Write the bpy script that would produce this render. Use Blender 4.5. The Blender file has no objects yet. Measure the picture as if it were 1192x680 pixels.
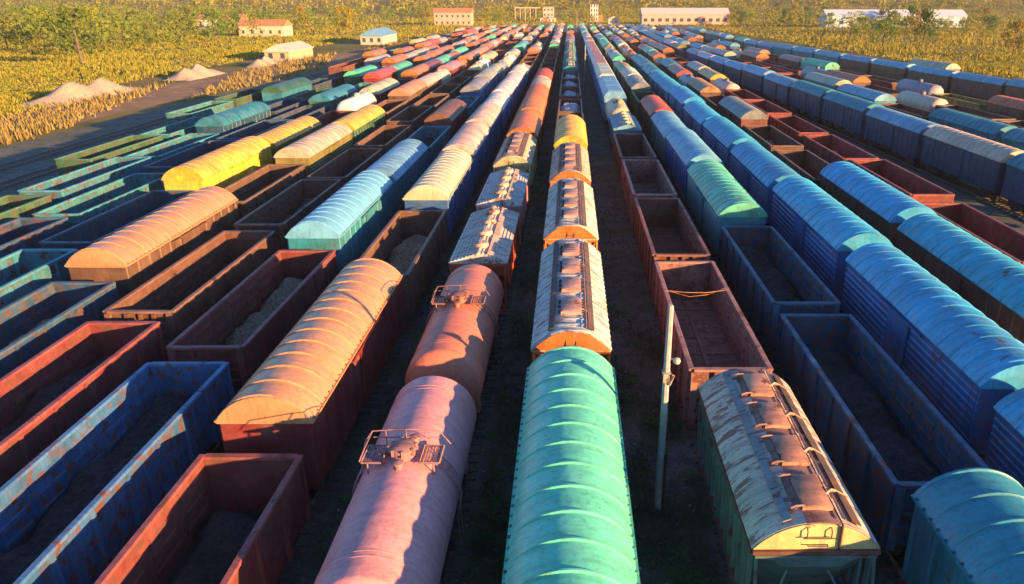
import bpy, math, random
from mathutils import Vector, Matrix

random.seed(11)
scene = bpy.context.scene
COL = scene.collection
R = math.radians
PI = math.pi

# ------------------------------------------------------------------ camera, sky, sun, exposure
CAM_H, F_PX, PITCH = 16.8, 870.0, math.atan(340.0 / 870.0)
cam_data = bpy.data.cameras.new('camera')
cam_data.sensor_width = 36.0
cam_data.lens = F_PX / 1192.0 * 36.0
cam_data.shift_x = -68.0 / 1192.0
cam_data.clip_start, cam_data.clip_end = 0.5, 9000.0
cam = bpy.data.objects.new('camera', cam_data)
cam.location = (0, 0, CAM_H)
cam.rotation_euler = (PI / 2 - PITCH, 0, 0)
COL.objects.link(cam)
scene.camera = cam

SUN_EL, SUN_BACK = R(9.0), R(33.0)          # sun low, on the right, behind the camera
sun_pos = Vector((math.cos(SUN_EL) * math.cos(SUN_BACK), -math.cos(SUN_EL) * math.sin(SUN_BACK), math.sin(SUN_EL)))
world = bpy.data.worlds.new('World')
scene.world = world
world.use_nodes = True
wn = world.node_tree
wn.nodes.clear()
sky = wn.nodes.new('ShaderNodeTexSky')
sky.sky_type = 'NISHITA'
sky.sun_disc = False
sky.sun_elevation = SUN_EL
sky.sun_rotation = math.atan2(sun_pos.x, sun_pos.y)
sky.altitude = 200
sky.air_density, sky.dust_density, sky.ozone_density = 1.0, 0.4, 5.0
bg = wn.nodes.new('ShaderNodeBackground')
bg.inputs['Strength'].default_value = 0.105
wo = wn.nodes.new('ShaderNodeOutputWorld')
wn.links.new(sky.outputs[0], bg.inputs[0])
wn.links.new(bg.outputs[0], wo.inputs[0])

sun_data = bpy.data.lights.new('sun', 'SUN')
sun_data.energy = 5.0
sun_data.angle = R(0.6)
sun_data.color = (1.0, 0.57, 0.23)
sun = bpy.data.objects.new('sun', sun_data)
sun.rotation_euler = (-sun_pos).to_track_quat('-Z', 'Y').to_euler()
sun.location = (60, -60, 60)
COL.objects.link(sun)

scene.view_settings.view_transform = 'Standard'
scene.view_settings.look = 'None'
scene.view_settings.exposure = 1.92
scene.view_settings.gamma = 1.0
scene.view_settings.use_curve_mapping = False

def project(x, y, z):
    h = CAM_H - z
    Z = y * math.cos(PITCH) + h * math.sin(PITCH)
    if Z < 0.5:
        return None
    return (664 + F_PX * x / Z, 340 + F_PX * (h * math.cos(PITCH) - y * math.sin(PITCH)) / Z)

# ------------------------------------------------------------------ materials
def new_mat(name):
    m = bpy.data.materials.new(name)
    m.use_nodes = True
    nt = m.node_tree
    nt.nodes.clear()
    out = nt.nodes.new('ShaderNodeOutputMaterial')
    b = nt.nodes.new('ShaderNodeBsdfPrincipled')
    nt.links.new(b.outputs[0], out.inputs[0])
    return m, nt, b

def N(nt, kind, **kw):
    n = nt.nodes.new(kind)
    for k, v in kw.items():
        if k.startswith('i_'):
            n.inputs[k[2:]].default_value = v
        else:
            setattr(n, k, v)
    return n

def coords(nt, sc=(1, 1, 1)):
    tc = N(nt, 'ShaderNodeTexCoord')
    oi = N(nt, 'ShaderNodeObjectInfo')
    mul = N(nt, 'ShaderNodeMath', operation='MULTIPLY')
    mul.inputs[1].default_value = 173.0
    nt.links.new(oi.outputs['Random'], mul.inputs[0])
    add = N(nt, 'ShaderNodeVectorMath', operation='ADD')
    nt.links.new(tc.outputs['Object'], add.inputs[0])
    nt.links.new(mul.outputs[0], add.inputs[1])
    mp = N(nt, 'ShaderNodeMapping')
    mp.inputs['Scale'].default_value = sc
    nt.links.new(add.outputs[0], mp.inputs[0])
    return mp.outputs[0], oi

def noise(nt, vec, scale, detail=5, rough=0.6, dist=0.0):
    n = N(nt, 'ShaderNodeTexNoise')
    n.inputs['Scale'].default_value = scale
    n.inputs['Detail'].default_value = detail
    n.inputs['Roughness'].default_value = rough
    n.inputs['Distortion'].default_value = dist
    nt.links.new(vec, n.inputs['Vector'])
    return n.outputs['Fac']

def ramp(nt, fac, stops):
    r = N(nt, 'ShaderNodeValToRGB')
    e = r.color_ramp.elements
    while len(e) < len(stops):
        e.new(0.5)
    for k, (p, c) in enumerate(stops):
        e[k].position = p
        e[k].color = c if len(c) == 4 else (*c, 1)
    nt.links.new(fac, r.inputs[0])
    return r.outputs[0]

def mix(nt, fac, a, b, mode='MIX'):
    m = N(nt, 'ShaderNodeMix', data_type='RGBA', blend_type=mode)
    for s, v in ((m.inputs[0], fac), (m.inputs[6], a), (m.inputs[7], b)):
        if isinstance(v, (int, float)):
            s.default_value = v
        elif isinstance(v, tuple):
            s.default_value = (*v, 1) if len(v) == 3 else v
        else:
            nt.links.new(v, s)
    return m.outputs[2]

def grey(v):
    return (v, v, v)

def paint_material(name, rust_at, rust_soft, rust_a, rust_b, dirt, rough, streak=(1, 1, 1), patch_scale=1.3, bump=0.25, spec=0.4):
    m, nt, b = new_mat(name)
    vec, oi = coords(nt, streak)
    col = oi.outputs['Color']
    big = noise(nt, vec, 0.55, 4)
    fine = noise(nt, vec, 7.0, 6, 0.7)
    shade = ramp(nt, big, [(0.3, grey(1 - dirt)), (0.7, grey(1.06))])
    c1 = mix(nt, 1.0, col, shade, 'MULTIPLY')
    grain = ramp(nt, fine, [(0.25, grey(0.78)), (0.75, grey(1.1))])
    c2 = mix(nt, 0.8, c1, grain, 'MULTIPLY')
    # runs of dirty water down the sides
    tc = N(nt, 'ShaderNodeTexCoord')
    mp = N(nt, 'ShaderNodeMapping')
    mp.inputs['Scale'].default_value = (3.0, 3.0, 0.25)
    nt.links.new(tc.outputs['Object'], mp.inputs[0])
    runs = ramp(nt, noise(nt, mp.outputs[0], 2.2, 4), [(0.5, grey(1.0)), (0.72, (0.62, 0.5, 0.42))])
    c2 = mix(nt, 0.55, c2, runs, 'MULTIPLY')
    mp2 = N(nt, 'ShaderNodeMapping')
    mp2.inputs['Scale'].default_value = (0.35, 2.6, 0.35)
    nt.links.new(vec, mp2.inputs[0])
    soot = ramp(nt, noise(nt, mp2.outputs[0], 1.6, 6, 0.7), [(0.36, (0.55, 0.5, 0.46)), (0.56, grey(1.0))])
    c2 = mix(nt, 0.25 + 1.6 * dirt if dirt < .3 else 0.75, c2, soot, 'MULTIPLY')
    dust = ramp(nt, noise(nt, vec, 0.9, 7, 0.7), [(0.42, grey(0)), (0.75, grey(min(1.0, dirt * 0.55)))])
    c2 = mix(nt, dust, c2, (0.30, 0.25, 0.19))
    pn = noise(nt, vec, patch_scale, 9, 0.68, 0.3)
    mask = ramp(nt, pn, [(rust_at, grey(0)), (min(rust_at + rust_soft, 1.0), grey(1))])
    rc = mix(nt, fine, rust_a, rust_b)
    c3 = mix(nt, mask, c2, rc)
    nt.links.new(c3, b.inputs['Base Color'])
    rr = ramp(nt, mask, [(0, grey(rough)), (1, grey(0.9))])
    nt.links.new(rr, b.inputs['Roughness'])
    b.inputs['Specular IOR Level'].default_value = spec
    bp = N(nt, 'ShaderNodeBump')
    bp.inputs['Strength'].default_value = bump
    bp.inputs['Distance'].default_value = 0.02
    hgt = mix(nt, 0.5, pn, fine)
    nt.links.new(hgt, bp.inputs['Height'])
    dn = N(nt, 'ShaderNodeBump')
    dn.inputs['Strength'].default_value = 0.35
    dn.inputs['Distance'].default_value = 0.12
    nt.links.new(noise(nt, vec, 1.1, 2, 0.5), dn.inputs['Height'])
    nt.links.new(dn.outputs[0], bp.inputs['Normal'])
    nt.links.new(bp.outputs[0], b.inputs['Normal'])
    return m

M = {}
RA, RB = (0.20, 0.065, 0.03), (0.075, 0.03, 0.022)
M['paint'] = paint_material('painted_steel', 0.625, 0.06, RA, RB, 0.4, 0.45)
M['gloss'] = paint_material('fresh_paint', 0.655, 0.03, (0.35, 0.16, 0.05), (0.16, 0.07, 0.03), 0.14, 0.36, bump=0.1, patch_scale=3.0)
M['worn'] = paint_material('worn_paint', 0.56, 0.06, RA, RB, 0.35, 0.6)
M['peel'] = paint_material('peeling_paint', 0.515, 0.035, (0.31, 0.155, 0.13), (0.15, 0.075, 0.07), 0.25, 0.6, streak=(0.5, 1.9, 0.5), patch_scale=1.9, bump=0.5)
M['flake'] = paint_material('flaking_paint', 0.515, 0.06, (0.34, 0.18, 0.13), (0.13, 0.07, 0.06), 0.25, 0.6, streak=(0.6, 3.2, 0.6), patch_scale=2.4, bump=0.5)
M['tank'] = paint_material('dusty_tank_paint', 0.72, 0.05, (0.5, 0.26, 0.17), (0.2, 0.09, 0.07), 0.12, 0.5, bump=0.08, patch_scale=0.9)
M['rust'] = paint_material('rusty_steel', 0.5, 0.1, (0.16, 0.06, 0.035), (0.06, 0.026, 0.02), 0.4, 0.8, bump=0.5, patch_scale=2.2)

def plain_noise_mat(name, stops, scale, rough=0.9, bump=0.4, detail=8, dist=0.05, use_obj_color=False):
    m, nt, b = new_mat(name)
    vec, oi = coords(nt)
    f = noise(nt, vec, scale, detail, 0.65)
    c = ramp(nt, f, stops)
    if use_obj_color:
        c = mix(nt, 1.0, c, oi.outputs['Color'], 'MULTIPLY')
    nt.links.new(c, b.inputs['Base Color'])
    b.inputs['Roughness'].default_value = rough
    bp = N(nt, 'ShaderNodeBump')
    bp.inputs['Strength'].default_value = bump
    bp.inputs['Distance'].default_value = dist
    nt.links.new(f, bp.inputs['Height'])
    nt.links.new(bp.outputs[0], b.inputs['Normal'])
    return m

M['under'] = plain_noise_mat('grimy_underframe', [(0.3, (0.02, 0.018, 0.017)), (0.7, (0.06, 0.045, 0.035))], 4.0)
M['gravel'] = plain_noise_mat('pale_gravel', [(0.35, grey(0.25)), (0.65, grey(1.0))], 7.0, bump=1.0, dist=0.15, use_obj_color=True)
M['concrete'] = plain_noise_mat('concrete', [(0.3, (0.22, 0.21, 0.19)), (0.7, (0.4, 0.37, 0.33))], 3.0, bump=0.2, dist=0.01)
M['sleeper'] = plain_noise_mat('old_sleeper', [(0.3, (0.05, 0.038, 0.03)), (0.7, (0.14, 0.115, 0.095))], 6.0)
M['wall'] = plain_noise_mat('rendered_wall', [(0.3, grey(0.78)), (0.7, grey(1.0))], 0.8, bump=0.1, use_obj_color=True)
M['glass'] = plain_noise_mat('dark_glass', [(0.3, (0.03, 0.04, 0.05)), (0.7, (0.07, 0.085, 0.1))], 0.5, rough=0.15, bump=0.0)
m, nt, b = new_mat('rail_steel')
vec, oi = coords(nt)
nt.links.new(ramp(nt, noise(nt, vec, 5, 5), [(0.3, (0.12, 0.07, 0.05)), (0.7, (0.3, 0.24, 0.2))]), b.inputs['Base Color'])
b.inputs['Metallic'].default_value = 0.5
b.inputs['Roughness'].default_value = 0.45
M['rail'] = m

def ground_mat(name, a, bcol, c, sc1, sc2):
    m, nt, b = new_mat(name)
    geo = N(nt, 'ShaderNodeNewGeometry')
    v = geo.outputs['Position']
    n1 = noise(nt, v, sc1, 8, 0.7)
    n2 = noise(nt, v, sc2, 6, 0.6)
    n3 = noise(nt, v, 6.0, 6, 0.75)
    base = mix(nt, ramp(nt, n2, [(0.42, grey(0)), (0.58, grey(1))]), a, bcol)
    base = mix(nt, ramp(nt, n1, [(0.5, grey(0)), (0.62, grey(1))]), base, c)
    base = mix(nt, 0.9, base, ramp(nt, n3, [(0.25, grey(0.45)), (0.75, grey(1.35))]), 'MULTIPLY')
    nt.links.new(base, b.inputs['Base Color'])
    b.inputs['Roughness'].default_value = 0.95
    b.inputs['Specular IOR Level'].default_value = 0.1
    bp = N(nt, 'ShaderNodeBump')
    bp.inputs['Strength'].default_value = 0.9
    bp.inputs['Distance'].default_value = 0.12
    nt.links.new(n3, bp.inputs['Height'])
    nt.links.new(bp.outputs[0], b.inputs['Normal'])
    return m

M['yard'] = ground_mat('yard_earth', (0.11, 0.13, 0.085), (0.16, 0.16, 0.15), (0.085, 0.088, 0.085), 0.9, 0.22)
M['field'] = ground_mat('meadow', (0.16, 0.15, 0.03), (0.22, 0.16, 0.06), (0.09, 0.105, 0.025), 0.06, 0.018)
M['dirt'] = ground_mat('dirt_road', (0.3, 0.19, 0.1), (0.24, 0.15, 0.09), (0.36, 0.25, 0.15), 0.25, 0.1)

def leaf_mat(name):
    m, nt, b = new_mat(name)
    vec, oi = coords(nt)
    f = noise(nt, vec, 0.9, 4)
    c = ramp(nt, f, [(0.3, grey(0.6)), (0.7, grey(1.3))])
    c = mix(nt, 1.0, c, oi.outputs['Color'], 'MULTIPLY')
    nt.links.new(c, b.inputs['Base Color'])
    b.inputs['Roughness'].default_value = 0.7
    b.inputs['Specular IOR Level'].default_value = 0.2
    tr = N(nt, 'ShaderNodeBsdfTranslucent')
    nt.links.new(c, tr.inputs[0])
    ms = N(nt, 'ShaderNodeMixShader')
    ms.inputs[0].default_value = 0.3
    nt.links.new(b.outputs[0], ms.inputs[1])
    nt.links.new(tr.outputs[0], ms.inputs[2])
    out = [n for n in nt.nodes if n.type == 'OUTPUT_MATERIAL'][0]
    nt.links.new(ms.outputs[0], out.inputs[0])
    return m
M['leaf'] = leaf_mat('foliage')
M['bark'] = plain_noise_mat('bark', [(0.3, (0.06, 0.045, 0.03)), (0.7, (0.16, 0.12, 0.08))], 5.0)

# ------------------------------------------------------------------ mesh helpers
class MB:
    def __init__(s):
        s.v, s.f = [], []
    def rings(s, rings, closed=True, cap=True):
        o, n = len(s.v), len(rings[0])
        for r in rings:
            s.v.extend(r)
        for i in range(len(rings) - 1):
            a, b = o + i * n, o + (i + 1) * n
            for j in range(n if closed else n - 1):
                k = (j + 1) % n
                s.f.append((a + j, a + k, b + k, b + j))
        if cap and closed:
            s.f.append(tuple(range(o + n - 1, o - 1, -1)))
            e = o + (len(rings) - 1) * n
            s.f.append(tuple(range(e, e + n)))
        return s
    def box(s, x0, x1, y0, y1, z0, z1):
        return s.rings([[(x0, y0, z0), (x1, y0, z0), (x1, y1, z0), (x0, y1, z0)],
                        [(x0, y0, z1), (x1, y0, z1), (x1, y1, z1), (x0, y1, z1)]])
    def frustum(s, x0, x1, y0, y1, z0, z1, ins):
        return s.rings([[(x0, y0, z0), (x1, y0, z0), (x1, y1, z0), (x0, y1, z0)],
                        [(x0, y0, z1 - ins * .6), (x1, y0, z1 - ins * .6), (x1, y1, z1 - ins * .6), (x0, y1, z1 - ins * .6)],
                        [(x0 + ins, y0 + ins, z1), (x1 - ins, y0 + ins, z1), (x1 - ins, y1 - ins, z1), (x0 + ins, y1 - ins, z1)]])
    def prism(s, prof, ys):
        """prof: list of (x, z); extruded along y through the stations ys"""
        return s.rings([[(x, y, z) for x, z in prof] for y in ys])
    def tube(s, pts, r, n=6):
        pts = [Vector(p) for p in pts]
        rings = []
        for i, p in enumerate(pts):
            d = (pts[min(i + 1, len(pts) - 1)] - pts[max(i - 1, 0)]).normalized()
            u = d.cross(Vector((0, 0, 1)))
            if u.length < 0.05:
                u = d.cross(Vector((0, 1, 0)))
            u.normalize()
            w = d.cross(u)
            rr = r[i] if isinstance(r, (list, tuple)) else r
            rings.append([tuple(p + (u * math.cos(2 * PI * k / n) + w * math.sin(2 * PI * k / n)) * rr) for k in range(n)])
        return s.rings(rings)
    def bar(s, a, b, w):
        return s.tube([a, b], w * 0.7, 4)
    def revolve_y(s, prof, cz, n=28):
        """prof: list of (radius, y), about the axis x=0, z=cz"""
        return s.rings([[(r * math.cos(2 * PI * k / n), y, cz + r * math.sin(2 * PI * k / n)) for k in range(n)] for r, y in prof])
    def revolve_z(s, prof, cx, cy, n=16):
        return s.rings([[(cx + r * math.cos(2 * PI * k / n), cy + r * math.sin(2 * PI * k / n), z) for k in range(n)] for r, z in prof])
    def mesh(s, name, angle=32):
        me = bpy.data.meshes.new(name)
        me.from_pydata(s.v, [], s.f)
        me.validate()
        me.polygons.foreach_set('use_smooth', [True] * len(me.polygons))
        me.set_sharp_from_angle(angle=R(angle))
        me.update()
        return me

def link(name, data, parent=None, mat=None, color=None, loc=None):
    o = bpy.data.objects.new(name, data)
    COL.objects.link(o)
    if parent:
        o.parent = parent
    if mat is not None and data is not None and not data.materials:
        data.materials.append(M[mat])
    if color:
        o.color = (*color, 1)
    if loc:
        o.location = loc
    return o

def tag(o, label=None, cat=None, group=None, kind=None):
    if label: o['label'] = label
    if cat: o['category'] = cat
    if group: o['group'] = group
    if kind: o['kind'] = kind
    return o

class P:
    """a part of a prototype: mesh plus material, colour role and sub-parts"""
    def __init__(s, name, mb, mat, role, kids=None, angle=32, kind=None):
        s.name, s.mat, s.role, s.kids, s.kind = name, mat, role, kids or [], kind
        s.me = mb.mesh(name, angle) if isinstance(mb, MB) else mb
        if not s.me.materials:
            s.me.materials.append(M[mat])

def place(parts, root, colors):
    for p in parts:
        o = bpy.data.objects.new(p.name, p.me)
        COL.objects.link(o)
        o.parent = root
        c = colors.get(p.role) or colors.get('body')
        o.color = (*c, 1)
        if p.kind: o['kind'] = p.kind
        for q in p.kids:
            k = bpy.data.objects.new(q.name, q.me)
            COL.objects.link(k)
            k.parent = o
            c = colors.get(q.role) or colors.get('body')
            k.color = (*c, 1)
            if q.kind: k['kind'] = q.kind

# ------------------------------------------------------------------ wagon prototypes (local: x across, y along, z up from rail top)
def arc(hw, z0, rise, n=12, off=0.0):
    """a roof arc from (-hw,z0) up by rise to (hw,z0)"""
    rad = (hw * hw + rise * rise) / (2 * rise)
    cz = z0 + rise - rad
    a = math.asin(min(1.0, hw / rad)) if rise <= hw else PI / 2
    return [((rad + off) * math.sin(-a + 2 * a * k / n), cz + (rad + off) * math.cos(-a + 2 * a * k / n)) for k in range(n + 1)]

def bogie_parts(y, lod):
    fr = MB()
    for sx in (-1, 1):
        x0, x1 = sorted((sx * 0.93, sx * 1.09))
        fr.rings([[(x, y + yy, z) for x in (x0, x1) for yy, z in (((-1.2, 0.42), (-1.2, 0.62)) if x == x0 else ((-1.2, 0.62), (-1.2, 0.42)))]] +
                 [[(x0, y + yy, zl), (x0, y + yy, zh), (x1, y + yy, zh), (x1, y + yy, zl)] for yy, zl, zh in ((-1.15, .4, .62), (-.55, .42, .86), (0, .2, .9), (.55, .42, .86), (1.2, .4, .62))])
    fr.box(-0.92, 0.92, y - 0.2, y + 0.2, 0.5, 0.84)
    wheels = []
    for yy in (-0.925, 0.925):
        for sx in (-1, 1):
            w = MB() if lod == 0 else fr
            n = 18 if lod == 0 else 10
            w.rings([[(sx * x, y + yy + r * math.cos(2 * PI * k / n), 0.475 + r * math.sin(2 * PI * k / n)) for k in range(n)]
                     for x, r in ((0.70, .1), (0.70, .5), (0.73, .5), (0.74, .475), (0.84, .465), (0.84, .38), (0.82, .1))])
            if lod == 0:
                wheels.append(P('wheel', w, 'under', 'under'))
    return P('bogie', fr, 'under', 'under', wheels)

def running_gear(half, lod, by):
    """underframe, bogies and couplers; half = half length over the body"""
    un = MB()
    un.box(-0.28, 0.28, -half, half, 0.82, 1.06)
    if lod < 2:
        for yy in (-by, 0, by):
            un.box(-1.3, 1.3, yy - 0.14, yy + 0.14, 0.87, 1.055)
        un.box(0.5, 1.1, -0.9, 0.2, 0.5, 0.86)
        un.box(-1.05, -0.6, 0.5, 1.5, 0.55, 0.86)
    else:
        un.box(-1.2, 1.2, -half + 1, half - 1, 0.4, 0.81)
    parts = [P('underframe', un, 'under', 'under')]
    if lod < 2:
        parts += [bogie_parts(-by, lod), bogie_parts(by, lod)]
        for s in (-1, 1):
            c = MB()
            c.rings([[(-w, s * yy, .78), (w, s * yy, .78), (w, s * yy, 1.02), (-w, s * yy, 1.02)] for yy, w in
                     ((half - .1, .1), (half + .22, .1), (half + .26, .19), (half + .44, .17))])
            parts.append(P('coupler', c, 'under', 'under'))
    return parts

def ribs_y(half, n, w=0.09, edge=0.3):
    """stations along y with alternating low / high offsets"""
    st = [(-half, 0)]
    for k in range(n):
        c = -half + edge + (2 * half - 2 * edge) * k / (n - 1)
        st += [(c - w, 0), (c - w * .55, 1), (c + w * .55, 1), (c + w, 0)]
    st.append((half, 0))
    return st

def ladder(x, y, z0, z1, w=0.4, along='y', r=0.016):
    m = MB()
    d = (0, 1) if along == 'y' else (1, 0)
    a, b = (x - d[0] * w / 2, y - d[1] * w / 2), (x + d[0] * w / 2, y + d[1] * w / 2)
    m.tube([(a[0], a[1], z0), (a[0], a[1], z1)], r, 5).tube([(b[0], b[1], z0), (b[0], b[1], z1)], r, 5)
    z = z0 + 0.15
    while z < z1:
        m.tube([(a[0], a[1], z), (b[0], b[1], z)], r * .8, 5)
        z += 0.32
    return m

def make_boxcar(lod, half=6.95, hw=1.60, eave=3.75, rise=0.92, nrib=14, tall=0.0, smooth_side=False):
    eave += tall
    parts = []
    body = MB()
    ws = 1.48
    nw = 13 if lod < 2 else 2
    if smooth_side:      # lengthwise swages
        prof = [(-ws, 1.08)]
        z = 1.5
        while z < eave - .3 and lod < 2:
            prof += [(-ws, z), (-ws - .035, z + .05), (-ws - .035, z + .13), (-ws, z + .18)]
            z += .3
        prof.append((-ws, eave + .02))
        prof = prof + [(-x, zz) for x, zz in reversed(prof)]
        body.prism(prof, [-half + .06, half - .06])
    else:
        body.rings([[(-ws - .05 * o, y, 1.08), (-ws - .05 * o, y, eave + .02), (ws + .05 * o, y, eave + .02), (ws + .05 * o, y, 1.08)]
                    for y, o in (ribs_y(half - .06, nw, .1, .12) if lod < 2 else [(-half + .06, 0), (half - .06, 0)])])
    kids = []
    if lod < 2:
        for s in (-1, 1):
            d = MB()
            x0, x1 = sorted((s * 1.545, s * 1.60))
            d.box(x0, x1, -1.05, 1.05, 1.2, eave - .25)
            d.box(*sorted((s * 1.535, s * 1.63)), -2.2, 2.2, eave - .24, eave - .16)
            hd = MB()
            hd.tube([(s * 1.63, .8, 2.0), (s * 1.66, .8, 2.05), (s * 1.66, .8, 2.5), (s * 1.63, .8, 2.55)], .02, 5)
            parts.append(P('door', d, 'paint', 'body', [P('handle', hd, 'under', 'under')] if lod == 0 else []))
        for s in (-1, 1):
            parts.append(P('ladder', ladder(s * 1.56, s * (half - .35), 1.2, eave - .05), 'paint', 'body'))
    parts.insert(0, P('body', body, 'paint', 'body', kids))
    # roof
    n = 14 if lod < 2 else 8
    rf = MB()
    if lod == 0:
        st = [(-half, 0), (half, 0)]
    elif lod == 1:
        st = ribs_y(half, nrib, .09, .35)
    else:
        st = [(-half, 0), (half, 0)]
    rf.rings([[(x, y, z) for x, z in arc(hw, eave, rise, n, .035 * o)] + [(hw - .03, y, eave - .07), (-hw + .03, y, eave - .07)] for y, o in st])
    rk = []
    if lod == 0:
        for k in range(nrib):
            y = -half + .12 + (2 * half - .24) * k / (nrib - 1)
            m = MB()
            m.rings([[(x, y + dy, z) for x, z in arc(hw - .12, eave + .10, rise - .09, n, o)] + [(x, y + dy, z) for x, z in reversed(arc(hw - .12, eave + .06, rise - .12, n, 0))]
                     for dy, o in ((-.055, .0), (-.03, .05), (.03, .05), (.055, .0))])
            rk.append(P('rib', m, 'gloss', 'roof'))
        for s in (-1, 1):
            m = MB()
            m.box(*sorted((s * (hw - .1), s * (hw + .035))), -half, half, eave - .02, eave + .045)
            e = P('eave_strip', m, 'gloss', 'roof')
            bo = MB()
            y = -half + .2
            while y < half:
                bo.frustum(*sorted((s * (hw - .07), s * (hw + .02))), y - .035, y + .035, eave + .04, eave + .1, .012)
                y += .42
            rk += [e, P('bolts', bo, 'worn', 'eave', kind='stuff')]
    parts.append(P('roof', rf, 'gloss' if lod == 0 else 'paint', 'roof', rk))
    return parts + running_gear(half, lod, 5.0)

def make_gondola(lod, half=6.35, hw=1.56, top=3.35, n=8):
    parts = []
    fl = MB().box(-hw + .06, hw - .06, -half + .06, half - .06, 1.06, 1.2)
    fk = []
    if lod == 0:
        for i in range(7):
            for s in (-1, 1):
                y0 = -half + .2 + i * (2 * half - .4) / 7
                y1 = y0 + (2 * half - .4) / 7
                m = MB()
                x0, x1 = sorted((s * .1, s * (hw - .2)))
                ys, k = [], 0
                st = []
                yy = y0 + .06
                while yy < y1 - .12:
                    st += [(yy, 0), (yy + .05, 1), (yy + .11, 1), (yy + .16, 0)]
                    yy += .19
                m.rings([[(x0, y, 1.19), (x1, y, 1.19), (x1, y, 1.235 + .025 * o), (x0, y, 1.235 + .025 * o)] for y, o in st])
                fk.append(P('floor_hatch', m, 'rust', 'floor'))
        m = MB().box(-.085, .085, -half + .1, half - .1, 1.19, 1.29)
        fk.append(P('floor_beam', m, 'rust', 'floor'))
    parts.append(P('floor', fl, 'rust', 'floor', fk))
    for s in (-1, 1):
        w = MB()
        x0, x1 = sorted((s * (hw - .09), s * hw))
        if lod == 1:
            st = ribs_y(half, n, .11, .14)
            w.rings([[(s * (hw - .09), y, 1.05), (s * (hw + .09 * o), y, 1.05), (s * (hw + .09 * o), y, top - .1), (s * (hw - .09), y, top - .1)] for y, o in st])
        else:
            w.box(x0, x1, -half, half, 1.05, top - .1)
        wk = []
        if lod == 0:
            for k in range(n):
                y = -half + .16 + (2 * half - .32) * k / (n - 1)
                p = MB()
                p.rings([[(s * (hw + .002), y - ww, z), (s * (hw + d), y - ww * .7, z), (s * (hw + d), y + ww * .7, z), (s * (hw + .002), y + ww, z)] for z, d, ww in
                         ((1.0, .14, .13), (2.2, .12, .12), (top - .11, .07, .09))])
                wk.append(P('post', p, 'rust', 'body'))
                if k < n - 1:
                    yb = y + (2 * half - .32) / (n - 1)
                    q = MB()
                    for zz in (1.55, 2.1, 2.65):
                        q.rings([[(s * (hw - .092), yy, zz), (s * (hw - .125), yy, zz + .05), (s * (hw - .125), yy, zz + .2), (s * (hw - .092), yy, zz + .25)] for yy in (y + .25, yb - .25)])
                    wk.append(P('inner_panel', q, 'rust', 'body'))
        rm = MB()
        rm.rings([[(s * (hw - .13), y, top - .102), (s * (hw + .07), y, top - .102), (s * (hw + .07), y, top - .015), (s * (hw + .055), y, top), (s * (hw - .115), y, top), (s * (hw - .13), y, top - .015)] for y in (-half - .03, half + .03)])
        wk.append(P('top_rail', rm, 'worn', 'rim'))
        parts.append(P('side_wall', w, 'rust', 'body', wk))
    for s in (-1, 1):
        e = MB()
        y0, y1 = sorted((s * (half - .08), s * (half - .001)))
        if lod < 2:
            st = []
            z = 1.1
            while z < top - .45:
                st += [(z, 0), (z + .06, 1), (z + .2, 1), (z + .26, 0)]
                z += .48
            st = [(1.06, 0)] + st + [(top - .12, 0)]
            e.rings([[(-hw + .1, s * (half - .08), z), (hw - .1, s * (half - .08), z), (hw - .1, s * (half + .07 * o), z), (-hw + .1, s * (half + .07 * o), z)] for z, o in st])
        else:
            e.box(-hw + .1, hw - .1, y0, y1, 1.06, top - .12)
        ek = []
        if lod == 0:
            for sx in (-1, 1):
                c = MB().frustum(*sorted((sx * (hw - .28), sx * (hw - .02))), *sorted((s * (half + .002), s * (half + .13))), 1.0, top - .13, .02)
                ek.append(P('corner_post', c, 'worn', 'rim'))
            for k in (-.55, .1, .7):
                c = MB().box(k - .09, k + .09, *sorted((s * (half + .075), s * (half + .13))), top - .42, top - .14)
                ek.append(P('bracket', c, 'rust', 'body'))
        rm = MB().box(-hw + .131, hw - .131, *sorted((s * (half - .12), s * (half + .1))), top - .118, top - .012)
        ek.append(P('top_rail', rm, 'worn', 'rim'))
        parts.append(P('end_wall', e, 'rust', 'body', ek))
    return parts + running_gear(half, lod, 4.4)

def hopper_lower(mb, half, hw, eave, slope):
    """sides straight then funnelled in at the ends and the bottom"""
    prof = lambda w, zt, zb: [(-w, zt), (w, zt), (w, zb + .5), (w - .75, zb), (-w + .75, zb), (-w, zb + .5)]
    ys = [(-half + .02, eave - .7), (-half + slope, 1.1), (half - slope, 1.1), (half - .02, eave - .7)]
    mb.rings([[(x, y, z) for x, z in prof(hw, eave, zb)] for y, zb in ys])

def end_frame(half, hw, eave, s, reach):
    m = MB()
    y0, y1 = s * (half + .02), s * (half + reach)
    for sx in (-1, 1):
        m.bar((sx * (hw - .08), y1, .95), (sx * (hw - .08), y0, eave - .1), .07)
        m.bar((sx * (hw - .1), y1 - s * .05, 1.0), (sx * .45, y0 - s * .5, eave - .75), .06)
    m.box(-hw + .02, hw - .02, *sorted((y1 - s * .1, y1 + s * .04)), .86, 1.02)
    m.box(-hw + .04, hw - .04, *sorted((y0, y0 + s * .08)), eave - .13, eave - .05)
    return m

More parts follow.
